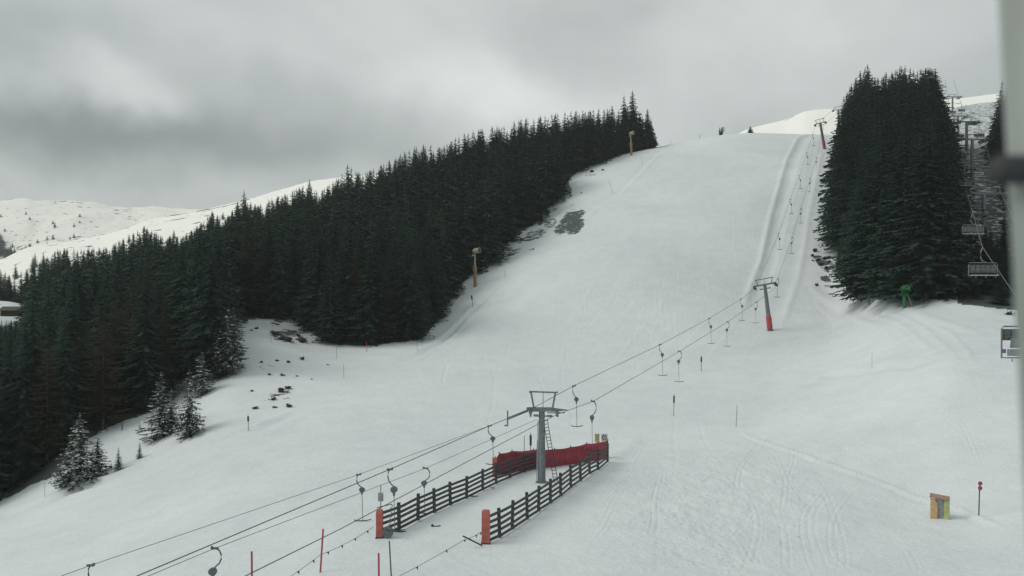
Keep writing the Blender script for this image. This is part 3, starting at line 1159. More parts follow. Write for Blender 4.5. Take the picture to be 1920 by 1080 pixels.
for k in range(260):
    i = int(np.searchsorted(pA, random.uniform(-80, 560)))
    lim = np.interp(pA[i], [-80, 60, 200, 560], [.72, .66, .66, .80])
    j = int(np.clip(random.triangular(.15, lim, lim * .7) * 110, 1, 110))
    fw.append(('A', 0, 0, random.uniform(6, 13), (XA[i, j], YA[i, j], ZA[i, j])))
stuff_trees('far_wood.001', fw, 'scattered far trees low on the bright shoulder behind the left forest', wide=1.3)


# ------------------------------------------------------------------ low shrubs and rocks on the snow
def shrub_mesh(seed, n=26):
    rd = random.Random(seed)
    mb = MB()
    for k in range(n):
        a, el = rd.uniform(0, 6.28), rd.uniform(.15, 1.4)
        L = rd.uniform(.4, 1.0)
        d = Vector((math.cos(a) * math.cos(el), math.sin(a) * math.cos(el), math.sin(el) * .8)) * L
        s = Vector((-math.sin(a), math.cos(a), 0)) * .13
        o = Vector((rd.uniform(-.3, .3), rd.uniform(-.3, .3), -.1))
        mb.add([o - s, o + s, o + d + s * .8, o + d * 1.1 - s * .4], [(0, 1, 2, 3)])
        mb.add([o + d * .5, o + d * 1.1 + Vector((0, 0, .15)), o + d * .8 + s * 2.5], [(0, 1, 2)])
    me = bpy.data.meshes.new('low_shrub')
    me.from_pydata(mb.v, [], mb.f)
    me.materials.append(M['bush'])
    return me


SH = [shrub_mesh(k) for k in range(4)]
random.seed(3)


def shrub(px, py, s, label, group=None):
    p = GP(px, py)
    o = bpy.data.objects.new('low_shrub', random.choice(SH))
    COL.objects.link(o)
    o.location = p
    o.scale = (s, s, s * .8)
    o.rotation_euler = (0, 0, random.uniform(0, 6.28))
    tag(o, label, 'shrub', group)


for px, py, s in [(490, 684, .5), (519, 682, .5), (541, 681, .6), (568, 678, .8), (615, 686, .3), (505, 706, .5), (530, 706, .6), (557, 708, .35),
                  (527, 736, 1.0), (541, 731, .8), (512, 752, .7), (541, 766, .8), (516, 766, .5), (478, 768, .6), (585, 715, .3), (472, 735, .4)]:
    shrub(px, py, s, 'small dark shrub poking through the snow below the clearing', 'shrubs on the snow below the clearing')
for px, py, s in [(515, 630, 1.4), (525, 638, 1.2), (541, 641, 1.5), (565, 644, 1.5), (560, 632, .9), (480, 618, .7), (472, 622, .5)]:
    shrub(px, py, s, 'dark snow framed shrub in the clearing between the two forest blocks', 'shrubs in the forest clearing')
for px, py, s in [(1528, 474, 1.1), (1523, 487, .8), (1534, 488, .9), (1536, 498, .8), (1545, 494, 1.0), (1541, 503, .7), (1551, 490, 1.1), (1549, 505, .9), (1556, 500, .9), (1532, 537, .8), (1524, 493, .5)]:
    shrub(px, py, s, 'small dark shrub on the snow bank left of the right spruce clump', 'shrubs beside the right spruce clump')
for px, py, s in [(1111, 326, 1.2), (1130, 321, .8), (1090, 365, .5), (1072, 385, .4), (1100, 335, .4)]:
    shrub(px, py, s, 'small dark shrub on the snow above the bare patch near the upper forest edge', 'shrubs at the upper forest edge')
shrub(1892, 590, .9, 'single dark shrub at the snow edge beside the blurred mast')
shrub(1000, 468, .6, 'upper of two dark shrubs at the lower tip of the brushy patch')
shrub(995, 473, .4, 'lower of two dark shrubs at the lower tip of the brushy patch')
shrub(839, 606, .35, 'lone dark speck of shrub on the snow above the lower piste bend')

# bare leaning bush and rounded bush on the crest
p = G(1351, 304)
b = MB()
rd = random.Random(4)
for k in range(34):
    a = rd.uniform(0, 6.28)
    q = Vector((rd.uniform(-.6, .6), 0, 0))
    d = Vector((math.cos(a) * .7 + .35, math.sin(a) * .5, rd.uniform(.8, 3.2)))
    b.tube([q, q + d * .6, q + d + Vector((.2, 0, .1))], [.1, .07, .03], 4)
    e_ = q + d * rd.uniform(.6, 1)
    b.add([e_, e_ + Vector((.3, .1, .25)), e_ + Vector((-.1, .1, .4))], [(0, 1, 2)])
o = b.build('bare_bush', M['bush'], None, p)
tag(o, 'scraggly bare bush leaning right on the crest of the piste', 'bush')
zc = (HY - 220) * 615 / F
b = MB()
for k in range(160):
    a, el = rd.uniform(0, 6.28), rd.uniform(0, 1.5)
    d = Vector((math.cos(a) * math.cos(el) * 2.6, math.sin(a) * math.cos(el) * 2.2, math.sin(el) * 2.9)) * rd.uniform(.6, 1)
    s = .7
    b.add([d, d + Vector((rd.uniform(-s, s), rd.uniform(-s, s), rd.uniform(-s, s))), d + Vector((rd.uniform(-s, s), rd.uniform(-s, s), rd.uniform(-s, s)))], [(0, 1, 2)])
b.tube([(0, 0, -1), (0, 0, 1.5)], .3, 6)
o = b.build('round_bush', M['spruce'], None, ((1511 - CX) * 610 / F, 610, zc - .3))
tag(o, 'rounded dark bush on the skyline of the bright snowfield', 'bush')

# hut seen between the left trees
hp = P(24, 590, 205)
root = empty('hut', hp, 'small weathered hut with a dull mossy roof at the left edge of the forest', 'hut')
root.scale = (.85, .8, .62)
b = MB()
b.box((0, 0, .6), (5.2, 4, 2.6))
b.build('wall', M['hut'], root)
b = MB()
b.add([(-3, -2.6, 1.7), (3, -2.6, 1.7), (3, 0, 3.4), (-3, 0, 3.4), (-3, 2.6, 1.7), (3, 2.6, 1.7), (-3, -2.6, 1.55), (3, -2.6, 1.55), (3, 0, 3.2), (-3, 0, 3.2), (-3, 2.6, 1.55), (3, 2.6, 1.55)],
      [(0, 1, 2, 3), (3, 2, 5, 4), (7, 6, 9, 8), (8, 9, 10, 11), (1, 0, 6, 7), (4, 5, 11, 10), (0, 3, 9, 6), (3, 4, 10, 9), (2, 1, 7, 8), (5, 2, 8, 11)])
b.build('roof', M['roof'], root)

# ------------------------------------------------------------------ drag lift cables
CAB = {
    'left': [(150, 1150, 27), (257, 1080, 31), (731, 880, 46), (920, 797.5, 60), (994, 768, 67.5), (1077, 723, 73), (1240, 645, 96), (1330, 597, 118), (1392, 559, 140), (1417.5, 539, 150),
             (1440, 487, 165), (1464, 428, 182), (1486, 362, 205), (1502, 322, 223), (1515, 280, 242), (1530, 233, 264), (1565, 203, 303)],
    'right': [(380, 1120, 30), (460, 1080, 34), (640, 991, 44), (1000, 800, 64), (1046, 776.5, 67.5), (1113, 752, 73), (1272, 660, 97), (1365, 603, 122), (1420, 565, 143), (1452, 541, 150),
              (1463, 508, 162), (1487, 440, 183), (1504, 385, 203), (1520, 332, 223), (1532, 293, 242), (1545, 235, 264), (1579, 204, 303)],
    'outer': [(60, 1100, 34), (170, 1060, 38), (672, 890, 54), (925, 795.5, 62.5)],
    'inner': [(230, 1100, 33), (403, 1028, 38), (798, 878, 54), (1006, 786.5, 67.4)],
}
clabel = {'left': 'thick left haul cable of the drag lift running from lower left to the crest',
          'right': 'thick right haul cable of the drag lift passing just above the slatted fences',
          'outer': 'thin outermost cable at far left joining the left haul cable below the near mast',
          'inner': 'thin cable between the two haul cables ending on the near mast shaft'}
CP = {}
for k, pts in CAB.items():
    w = [P(*q) for q in pts]
    CP[k] = w
    b = MB()
    fine = []
    for a, c in zip(w[:-1], w[1:]):
        for q in range(6):
            fine.append(a.lerp(c, q / 6))
    fine.append(w[-1])
    rad = [(.024 if k in ('left', 'right') else .015) * (1 + max(0, p_.y - 60) / 800) for p_ in fine]
    b.tube(fine, rad, 6)
    o = b.build('haul_cable', M['cable'])
    tag(o, clabel[k], 'cable', 'drag lift cables')


def on_cable(k, px):
    w = CP[k]
    for a, c in zip(w[:-1], w[1:]):
        pa, pc = CX + a.x * F / a.y, CX + c.x * F / c.y
        if pa <= px <= pc:
            lo, hi = 0, 1
            for _ in range(30):
                m_ = (lo + hi) / 2
                q = a.lerp(c, m_)
                if CX + q.x * F / q.y < px:
                    lo = m_
                else:
                    hi = m_
            return a.lerp(c, lo)
    return w[-1]


def tbar_proto(side, rod, lod, bar=1.15, thick=1.0):
    """side +1: hook bows right then the drum sits left of it"""
    root = bpy.data.objects.new('t_bar_hanger', None)
    root.empty_display_size = .3
    COL.objects.link(root)
    s = side
    b = MB()
    b.box((0, 0, .0), (.34, .12, .10))
    b.box((s * -.14, 0, .06), (.10, .10, .12))
    b.build('clamp', M['tbar'], root)
    b = MB()
    if s > 0:
        cur = [(.05, 0, -.03), (.20, 0, -.12), (.28, 0, -.35), (.28, 0, -.60), (.20, 0, -.80), (.02, 0, -.98), (-.10, 0, -1.12)]
    else:
        cur = [(-.02, 0, -.03), (-.10, 0, -.18), (-.11, 0, -.48), (-.05, 0, -.72), (.08, 0, -.90), (.20, 0, -1.0), (.24, 0, -1.12)]
    b.tube(cur, .038 * thick, 8)
    b.build('hanger_arm', M['tbar'], root, smooth=True)
    bx_ = cur[-1][0]
    b = MB()
    b.disc((bx_, 0, -1.22), (0, 1, 0), .20, .16, 18)
    b.disc((bx_, 0, -1.22), (0, 1, 0), .09, .20, 10)
    b.tube([(bx_, 0, -1.36), (bx_, 0, -1.62)], [.10, .05], 8)
    b.build('cord_drum', M['tbox'], root)
    b = MB()
    zb = -1.55 - rod
    b.tube([(bx_, 0, -1.5), (bx_ + .05, 0, zb)], .022 * thick, 6)
    b.build('pull_rod', M['tbar'], root)
    b = MB()
    b.tube([(bx_ + .05 - bar / 2, 0, zb + .08), (bx_ + .05 - bar * .3, 0, zb + .01), (bx_ + .05, 0, zb - .02), (bx_ + .05 + bar * .3, 0, zb + .01), (bx_ + .05 + bar / 2, 0, zb + .08)], .038 * thick, 6)
    b.build('cross_bar', M['dark'], root)
    return root


PR = {(-1): tbar_proto(-1, 2.15, 0), 1: tbar_proto(1, 2.15, 0), 'f-1': tbar_proto(-1, 2.0, 0, 1.2, 1.5), 'f1': tbar_proto(1, 2.0, 0, 1.2, 1.5)}
used = set()
TB = [
    ('outer', 170, -1, 'drag lift hanger on the outermost thin cable cut by the bottom edge at far left', 0),
    ('outer', 672, -1, 'drag lift hanger on the outermost thin cable just left of the front red post', 0),
    ('inner', 403, 1, 'drag lift hanger cut off by the bottom edge left of the red poles', 0),
    ('left', 731, -1, 'largest drag lift hanger, thick hook and big drum above the left red post', 0),
    ('inner', 798, 1, 'drag lift hanger on the thin middle cable in front of the left slatted fence', 0),
    ('left', 918, -1, 'drag lift hanger just left of the small cable guard before the near mast', 0),
    ('left', 1076, -1, 'first hanger above the near mast on the left cable, hanging clear over the snow', 0),
    ('right', 1112, 1, 'first hanger above the near mast on the right cable, its rod ending behind the net', 0),
    ('left', 1238, -1, 'second hanger up from the near mast on the left cable', 0),
    ('right', 1274, 1, 'second hanger above the near mast on the right cable', 0),
    ('left', 1330, -1, 'third hanger above the near mast on the left cable', 0),
    ('right', 1364, 1, 'third hanger above the near mast on the right cable', 0),
    ('left', 1389, -1, 'last hanger below the red footed pylon on the left cable', 0),
    ('right', 1418, 1, 'last hanger below the red footed pylon on the right cable', 0),
    ('right', 1458, 1, 'first hanger past the red footed pylon on the right cable', 1),
    ('left', 1460, -1, 'first hanger in the steep lane on the left cable, lowest of its row', 1),
    ('right', 1485, 1, 'second hanger past the red footed pylon on the right cable', 1),
    ('left', 1482, -1, 'second hanger in the steep lane on the left cable', 1),
    ('right', 1502, 1, 'third hanger past the red footed pylon on the right cable', 1),
    ('left', 1499, -1, 'third hanger in the steep lane on the left cable', 1),
    ('right', 1519, 1, 'fourth hanger past the red footed pylon on the right cable', 1),
    ('left', 1513, -1, 'fourth hanger in the steep lane on the left cable, near the crest', 1),
    ('right', 1531, 1, 'topmost hanger below the upper pylon on the right cable', 1),
    ('left', 1524, -1, 'topmost hanger below the upper pylon on the left cable', 1),
]
for k, px, side, lb, far in TB:
    key = ('f%d' % side) if far else side
    o = PR[key] if key not in used else copy_tree(PR[key])
    used.add(key)
    o.location = on_cable(k, px)
    o.scale = (1, 1, {672: .84, 403: .9, 798: .82, 731: .95, 918: .78, 170: .85, 1112: 1.22}.get(px, 1.0))
    o.rotation_euler = (0, 0, R(random.uniform(-12, 12)))
    tag(o, lb, 'lift hanger', 'T-bar hangers of the drag lift')


# ------------------------------------------------------------------ drag lift pylons
def lean_frame(base, top):
    up = (Vector(top) - Vector(base)).normalized()
    u = Vector((1, 0, 0))
    u = (u - up * u.dot(up)).normalized()
    w = up.cross(u)
    return Matrix((u, w, up)).transposed()


def pylon(base, top, label, pad=False, scale=1.0, shaft=(.34, .24), armw=(-2.1, 2.1), frame=(-1.7, 1.7, 1.0), lower=True):
    base, top = Vector(base), Vector(top)
    Hh = (top - base).length
    root = empty('lift_pylon', base, label, 'lift pylon', 'pylons of the drag lift')
    root.rotation_euler = lean_frame(base, top).to_euler()
    b = MB()
    b.tube([(0, 0, -.5), (0, 0, Hh)], list(shaft), 12)
    b.disc((0, 0, .02), (0, 0, 1), shaft[0] * 1.5, .1)
    b.build('shaft', M['steel'], root, smooth=False)
    if pad:
        b = MB()
        b.tube([(0, 0, .15), (0, 0, .5), (0, 0, 2.6), (0, 0, 3.0)], [.42, .52, .50, .36], 10)
        b.build('safety_pad', M['red_pad'], root)
    b = MB()
    a0, a1 = armw
    b.box(((a0 + a1) / 2, 0, Hh + .05), (a1 - a0, .3, .26))
    b.build('crossarm', M['steel'], root)
    b = MB()
    f0, f1, fh = frame
    b.beam((f0, 0, Hh + .2 + fh), (f1, 0, Hh + .2 + fh), .14)
    b.beam((f0 + .25, 0, Hh + .15 + fh), (f0 + .5, 0, Hh + .15), .12)
    b.beam((f1 - .25, 0, Hh + .15 + fh), (f1 - .5, 0, Hh + .15), .12)
    b.beam(((f0 + f1) / 2, 0, Hh + .15 + fh), ((f0 + f1) / 2, 0, Hh + .15), .05)
    b.build('service_frame', M['steel'], root)
    for x in (a0 + .15, a1 - .15):
        b = MB()
        b.box((x, 0, Hh - .22), (.16, 1.7, .14))
        for yy in (-.7, -.25, .25, .7):
            b.disc((x, yy, Hh - .40), (1, 0, 0), .20, .14, 12)
        b.box((x, 0, Hh - .1), (.22, .3, .4))
        b.build('sheave_assembly', M['dark'], root)
    if lower:
        b = MB()
        b.box((0, 0, Hh - .75), (1.9, .16, .10))
        b.box((-.75, 0, Hh - .72), (.5, .5, .14))
        b.box((.75, 0, Hh - .72), (.5, .5, .14))
        b.build('work_platform', M['steel'], root)
    return root


# near mast: unequal arms, ladder, antenna like frame
mb_ = G(1016, 68)
top = P(1015, 768, 68)
root = empty('lift_mast', mb_, 'nearest drag lift mast with wide head frame and ladder standing between the fences', 'lift mast', 'pylons of the drag lift')
Hh = top.z - mb_.z
b = MB()
b.tube([(0, 0, -.4), (0, 0, Hh * .5), (0, 0, Hh)], [.33, .29, .25], 14)
b.disc((0, 0, .0), (0, 0, 1), .55, .16, 14)
for z in (2.3,):
    b.tube([(0, 0, z), (0, 0, z + .14)], .31, 14)
b.build('shaft', M['steel'], root)
b = MB()
b.box((-.12, 0, Hh + .02), (2.0, .5, .34))
b.box((-.9, 0, Hh + .08), (.8, .36, .22))
b.add([(.8, -.22, Hh + .17), (2.15, -.10, Hh + .0), (2.15, .10, Hh + .0), (.8, .22, Hh + .17), (.8, -.22, Hh - .17), (2.15, -.10, Hh - .07), (2.15, .10, Hh - .07), (.8, .22, Hh - .17)],
      [(0, 1, 2, 3), (7, 6, 5, 4), (0, 4, 5, 1), (1, 5, 6, 2), (2, 6, 7, 3), (3, 7, 4, 0)])
b.box((1.2, 0, Hh - .27), (1.5, .08, .08))
b.build('crossarm', M['steel'], root)
b = MB()
z1 = Hh + 1.45
b.beam((-1.05, 0, z1 + .08), (1.3, 0, z1), .13)
b.beam((-.92, 0, z1 + .02), (-.68, 0, Hh + .15), .15)
b.beam((1.15, 0, z1), (.92, 0, Hh + .15), .15)
b.beam((.1, 0, z1), (.1, 0, Hh + .15), .05)
for x in (-1.05, 1.3):
    b.beam((x, -.5, z1 + .04), (x, .5, z1 + .04), .09)
b.build('service_frame', M['steel'], root)
for x, zz in ((-.96, -.28), (1.30, -.30)):
    b = MB()
    b.box((x, 0, Hh + zz + .12), (.10, 1.3, .14))
    for yy in (-.5, 0, .5):
        b.disc((x, yy, Hh + zz - .06), (1, 0, 0), .22, .16, 14)
    b.box((x, 0, Hh + zz + .1), (.3, .34, .3))
    b.build('sheave_assembly', M['steel'], root)
b = MB()
b.box((0, 0, Hh - .55), (1.0, .12, .10))
b.box((-.5, 0, Hh - .5), (.42, .7, .12))
b.box((.68, 0, Hh - .55), (.42, .7, .14))
b.build('work_platform', M['steel'], root)
b = MB()
b.tube([(-.34, -.1, .0), (-.34, -.1, Hh - .9)], .045, 6)
b.tube([(-.46, -.1, .0), (-.40, -.1, 3.6)], .03, 6)
b.build('conduit', M['steel_light'], root)
b = MB()
A, B_ = Vector((.28, -.1, Hh - .8)), Vector((1.18, -.3, .1))
off = Vector((.17, 0, .03))
b.beam(A - off, B_ - off, .05)
b.beam(A + off, B_ + off, .05)
for k in range(19):
    q = A.lerp(B_, (k + .5) / 19)
    b.beam(q - off, q + off, .045)
b.build('ladder', M['dark'], root)
# cable guard reaching out to the left cable
b = MB()
g0, g1 = P(953, 783, 63) - mb_, P(990, 768, 67) - mb_
b.beam(g0, g1, .06)
b.beam(g0 + Vector((0, 0, -.14)), g1 + Vector((0, 0, -.14)), .06)
for k in range(9):
    q = g0.lerp(g1, k / 8)
    b.beam(q, q + Vector((0, 0, -.14)), .03)
b.beam(g0 + Vector((-.05, 0, .55)), g0 + Vector((-.05, 0, -.65)), .11)
b.beam(g0 + Vector((-.3, 0, -.62)), g0 + Vector((0, 0, -.62)), .12)
b.build('cable_guard', M['steel'], root)

base2 = G(1444, 150)
pylon(base2, P(1434, 534, 148), 'leaning pylon with a red padded foot halfway up the drag lift', True, shaft=(.46, .30), armw=(-2.05, 2.15), frame=(-1.75, 1.75, .95))
base3 = G(1546, 265)
pylon(base3, P(1538, 231, 263), 'upper leaning pylon with a red padded foot where the lift lane meets the crest', True, shaft=(.5, .36), armw=(-1.9, 1.9), frame=(-1.6, 1.6, 1.1))
base4 = G(1573, 306)
pylon(base4, P(1572, 206, 305), 'highest drag lift pylon half hidden by the edge of the right spruce clump', False, shaft=(.5, .4), armw=(-2.2, 2.2), frame=(-1.7, 1.7, .9))


# ------------------------------------------------------------------ slatted fences
def fence(posts, hs, label, n_rail=5, rot=0):
    pts = [GP(*q) for q in posts]
    root = empty('slatted_fence', pts[0], label, 'fence', 'slatted fences of the lift boarding lane')
    o0 = pts[0]
    loc = [p - o0 for p in pts]
    for i, p in enumerate(loc[1:], 1):
        b = MB()
        t_ = Matrix.Rotation(R(random.uniform(-2, 2)), 3, 'Y')
        b.box(p + Vector((0, 0, hs / 2 + random.uniform(-.05, .08))), (.21, .21, hs + .25), t_)
        b.build('post', M['wood'], root)
    for r_ in range(n_rail):
        b = MB()
        z = hs * (.10 + .86 * r_ / (n_rail - 1))
        for a, c in zip(loc[:-1], loc[1:]):
            dd = (c - a).normalized()
            s = Vector((dd.y, -dd.x, 0)) * .12
            j = random.uniform(-.035, .035)
            A_, C_ = a + s + Vector((0, 0, z + j)), c + s + Vector((0, 0, z + random.uniform(-.035, .035)))
            q = (C_ - A_)
            n = 3
            for k in range(n):
                b.beam(A_ + q * (k / n), A_ + q * ((k + 1) / n + .01), .17, .035) if False else None
            hv = Vector((0, 0, .088))
            th = Vector((dd.y, -dd.x, 0)) * .02
            b.add([A_ - hv - th, C_ - hv - th, C_ + hv - th, A_ + hv - th, A_ - hv + th, C_ - hv + th, C_ + hv + th, A_ + hv + th],
                  [(0, 1, 2, 3), (7, 6, 5, 4), (0, 4, 5, 1), (1, 5, 6, 2), (2, 6, 7, 3), (3, 7, 4, 0)])
        b.build('rail', M['wood'], root)
    return root, loc


random.seed(13)
fl, _ = fence([(713, 1014), (748, 995), (784, 977), (814, 963), (844, 949), (875, 936), (905, 922), (930, 908), (956, 898), (983, 887), (1007, 879)], 1.62,
              'left slatted dark wooden fence starting at the left red post of the boarding lane')
fr, _ = fence([(911, 1024), (936, 1009), (961, 993), (988, 975), (1010, 959), (1032, 945), (1051, 931), (1070, 917), (1088, 904), (1105, 892), (1121, 881), (1139, 867)], 1.68,
              'right slatted dark wooden fence starting at the right red post of the boarding lane')


def end_pad(root, w, h, dx=0):
    b = MB()
    b.box((dx, 0, h / 2 - .05), (w, w * .9, h))
    b.box((dx, 0, h + .0), (w * .92, w * .8, .10), None, 0, .8)
    for z in (.35, .95, 1.45):
        b.box((dx, 0, z), (w + .02, w * .9 + .02, .05))
    b.build('post_pad', M['orange_pad'], root)
    b = MB()
    b.box((dx, 0, .02), (w * 1.15, w, .12))
    b.build('pad_base', M['dark'], root)


end_pad(fl, .40, 1.72, -.04)
end_pad(fr, .50, 1.98, .0)

# red net closing the boarding lane
path = [(929, 71), (936, 71.6), (960, 73), (1000, 74.6), (1040, 76), (1070, 77), (1100, 78.4), (1122, 79.2), (1140, 80)]
hts = [1.65, 1.95, 1.95, 1.78, 1.68, 1.72, 1.80, 1.75, 1.72]
w = [G(*q) for q in path]
o0 = w[4].copy()
root = empty('red_safety_net', o0, 'red safety netting stretched across the top end of the boarding lane behind the mast', 'safety net')
b = MB()
n = len(w)
sub = 8
front, backs = [], []
V = []
for i in range(n - 1):
    for k in range(sub):
        t_ = k / sub
        p_ = w[i].lerp(w[i + 1], t_) - o0
        h = hts[i] * (1 - t_) + hts[i + 1] * t_ - .08 * math.sin(t_ * math.pi)
        V.append((p_, h))
V.append((w[-1] - o0, hts[-1]))
rows = 7
vs, fs = [], []
for th in (-.05, .05):
    for p_, h in V:
        for r_ in range(rows):
            q = r_ / (rows - 1)
            bul = .09 * math.sin(q * math.pi * 3 + p_.x) + random.uniform(-.02, .02)
            vs.append(p_ + Vector((0, th + bul, .02 + h * q)))
nv = len(V)
for s_ in range(2):
    for i in range(nv - 1):
        for r_ in range(rows - 1):
            a = s_ * nv * rows + i * rows + r_
            fs.append((a, a + rows, a + rows + 1, a + 1) if s_ == 0 else (a, a + 1, a + rows + 1, a + rows))
for i in range(nv - 1):
    a, c = i * rows + rows - 1, nv * rows + i * rows + rows - 1
    fs.append((a, a + rows, c + rows, c))
b.add(vs, fs)
b.build('netting', M['red_net'], root, smooth=True)
for i in range(0, n):
    b = MB()
    p_ = w[i] - o0
    b.tube([p_ + Vector((0, .12, -.2)), p_ + Vector((0, .12, hts[i] + .12))], .05, 6)
    b.build('net_post', M['dark'], root)
b = MB()
p_ = w[0] - o0
b.box(p_ + Vector((-.06, -.12, .85)), (.42, .32, 1.7))
b.build('end_pad', M['orange_pad'], root)


# ------------------------------------------------------------------ signs and poles
def stake(px, py_base, py_top, label, m='pole_grey', r=.035, cat='marker pole', group='marker poles', lean=0, band=None, disc=None, name='marker_pole', p=None):
    p = p or GP(px, py_base)
    h = (py_base - py_top) * p.y / F
    root = empty(name, p, label, cat, group)
    b = MB()
    lx = lean * p.y / F
    b.tube([(0, 0, -.3), (lx, 0, h)], r * max(1, p.y / 95), 7)
    b.build('pole', M[m], root)
    if band:
        b = MB()
        b.tube([(lx * .62, 0, h * .60), (lx * .9, 0, h * .92)], .11 * max(1, p.y / 110), 8)
        b.build('warning_sleeve', M[band], root)
    if disc:
        b = MB()
        b.disc((lx, -.06, h), (0, 1, 0), .15, .04, 14)
        b.disc((lx * .93, -.06, h - .33), (0, 1, 0), .15, .04, 14)
        b.build('marker_disc', M[disc], root)
    return root


stake(1263, 783, 742, 'grey marker pole with dark sleeve below the second pair of hangers', band='dark', lean=1)
stake(1315, 697, 668, 'grey marker pole with dark sleeve right of the third pair of hangers, further up', band='dark')
stake(1380, 802, 761, 'plain thin pole standing in the open snow right of the drag lift', lean=2, r=.03)
stake(466, 809, 779, 'marker pole with dark tip on the lower left snow near the forest', band='dark', lean=-1)
stake(887, 583, 561, 'marker pole by the upper left forest edge below the fan tower', band='dark', lean=-3)
stake(645, 711, 684, 'faint thin pole on the snow left of the middle forest block', lean=-1, r=.02)
stake(688, 664, 644, 'thin pole against the foot of the middle forest block', lean=-1, m='pole_red', r=.03)
stake(783, 664, 645, 'thin pole at the right foot of the middle forest block', lean=-2, r=.02)
stake(631, 675, 652, 'thin pole left of the one against the middle forest block', r=.02)
stake(508, 643, 628, 'short pole in the clearing between the forest blocks', r=.02)
stake(948, 526, 512, 'thin pole on the piste edge right of the lower fan tower', lean=-2, r=.02)
stake(1149, 366, 346, 'leaning thin pole on the snow left of the upper piste edge', lean=-6, r=.015)
stake(1204, 312, 296, 'thin pole on the piste edge below the upper fan tower', lean=-1, r=.015)
stake(1258, 270, 262, 'tiny pole on the left end of the crest', r=.015)
stake(1312, 262, 252, 'tiny pole on the crest left of the leaning bush', r=.02)
stake(1635, 698, 668, 'very thin pole in the open snow below the green snow gun', r=.014)
stake(84, 934, 905, 'thin pole at the lower left snow edge under the forest', r=.02)
stake(200, 811, 799, 'left one of two short dark stakes at the forest foot in lower left', 'wood', .06)
stake(229, 810, 797, 'right one of two short dark stakes at the forest foot in lower left', 'wood', .06)
stake(1835, 968, 908, 'marker pole topped by two small dark red discs right of the board box', disc='red', lean=2, r=.045)
stake(600, 1074, 993, 'leaning red pole carrying the rope left of the boarding lane', 'pole_red', .05, lean=6)
p_ = P(473, 1150, 38)
stake(473, 1150, 1049, 'red pole tip rising from the bottom edge below the lift cables', 'pole_red', .05, lean=-1, p=P(473, 1135, 38))
stake(711, 1130, 1047, 'dark red pole tip at the bottom edge left of the bare rod', 'pole_red', .05, lean=-1, p=P(711, 1120, 39))
stake(732, 1095, 1014, 'bare thin rod leaning in front of the left red post', 'pole_grey', .04, lean=-5, p=P(735, 1095, 41))
# plate on a pole behind the left post
p_ = GP(714, 985)
root = stake(714, 985, 911, 'thin pole with a small grey plate behind the left red post', 'pole_grey', .03, 'sign', 'signs by the boarding lane', name='plate_sign')
b = MB()
s = p_.y / F
b.box((0, -.04, (985 - 932) * s), (10 * s, .03, 16 * s))
b.build('plate', M['steel_light'], root)
# poles behind the net
stake(983, 872, 818, 'short pole behind the red net left of the mast', 'pole_grey', .03, p=G(983, 77))
stake(996, 872, 812, 'taller pole behind the red net close to the mast', 'pole_grey', .04, p=G(995, 77), band='dark')
# warning boards
for px, m_, lb in ((1119.5, 'yellow', 'small yellow board on a post above the right end of the red net'), (1133, 'white', 'white board with a crossed out ring above the right end of the red net')):
    D = 82
    base_ = G(px, D)
    root = empty('warning_sign', base_, lb, 'sign', 'signs by the boarding lane')
    s = D / F
    zt = (HY - 813) * s - base_.z
    zb = (HY - 829) * s - base_.z
    b = MB()
    b.tube([(0, 0, -.2), (0, 0, zb + .1)], .045, 7)
    b.build('post', M['steel_light'], root)
    b = MB()
    wd = (9 if m_ == 'yellow' else 12) * s
    b.box((0, -.06, (zt + zb) / 2), (wd, .03, (zt - zb)))
    b.build('board', M[m_], root)
    b = MB()
    cz = (zt + zb) / 2
    if m_ == 'white':
        ring = [Vector((math.cos(a * math.pi / 10) * .24, -.10, cz + .04 + math.sin(a * math.pi / 10) * .24)) for a in range(21)]
        b.tube(ring, .032, 5)
        b.beam((-.16, -.10, cz + .20), (.16, -.10, cz - .12), .05)
        b.build('crossed_ring', M['black'], root)
    else:
        for k in range(3):
            b.box((0, -.10, cz + .22 - k * .2), (wd * .6, .01, .035))
        b.build('dark_lines', M['hut'], root)


# ropes with little flags
def rope(pts, flags, label, sag=.12):
    w = [P(*q) for q in pts]
    o0 = w[0].copy()
    root = empty('pennant_rope', o0, label, 'rope', 'pennant ropes of the boarding lane')
    fine = []
    for a, c in zip(w[:-1], w[1:]):
        for k in range(8):
            t_ = k / 8
            fine.append(a.lerp(c, t_) - o0 - Vector((0, 0, sag * 4 * t_ * (1 - t_))))
    fine.append(w[-1] - o0)
    b = MB()
    b.tube(fine, .014, 5)
    b.build('cord', M['cable'], root)
    n = len(fine)
    for k in range(flags):
        q = fine[int((k + .5) * n / flags)]
        b = MB()
        d = Vector((.06, .03, 0))
        b.add([q - d, q + d, q + Vector((.05, 0, -.17)), q - d + Vector((0, .02, 0)), q + d + Vector((0, .02, 0)), q + Vector((.05, .02, -.17))],
              [(0, 1, 2), (5, 4, 3), (0, 3, 4, 1), (1, 4, 5, 2), (2, 5, 3, 0)])
        b.build('pennant', M['dark'], root)


rope([(480, 1118, 38), (601, 1040, 43), (700, 988, 48.5)], 8, 'thin rope with dark pennants held by the leaning red pole left of the lane')
rope([(720, 1095, 40), (871, 1012, 46), (905, 996, 48)], 7, 'thin rope with dark pennants running from the bottom edge to the right red post', .05)
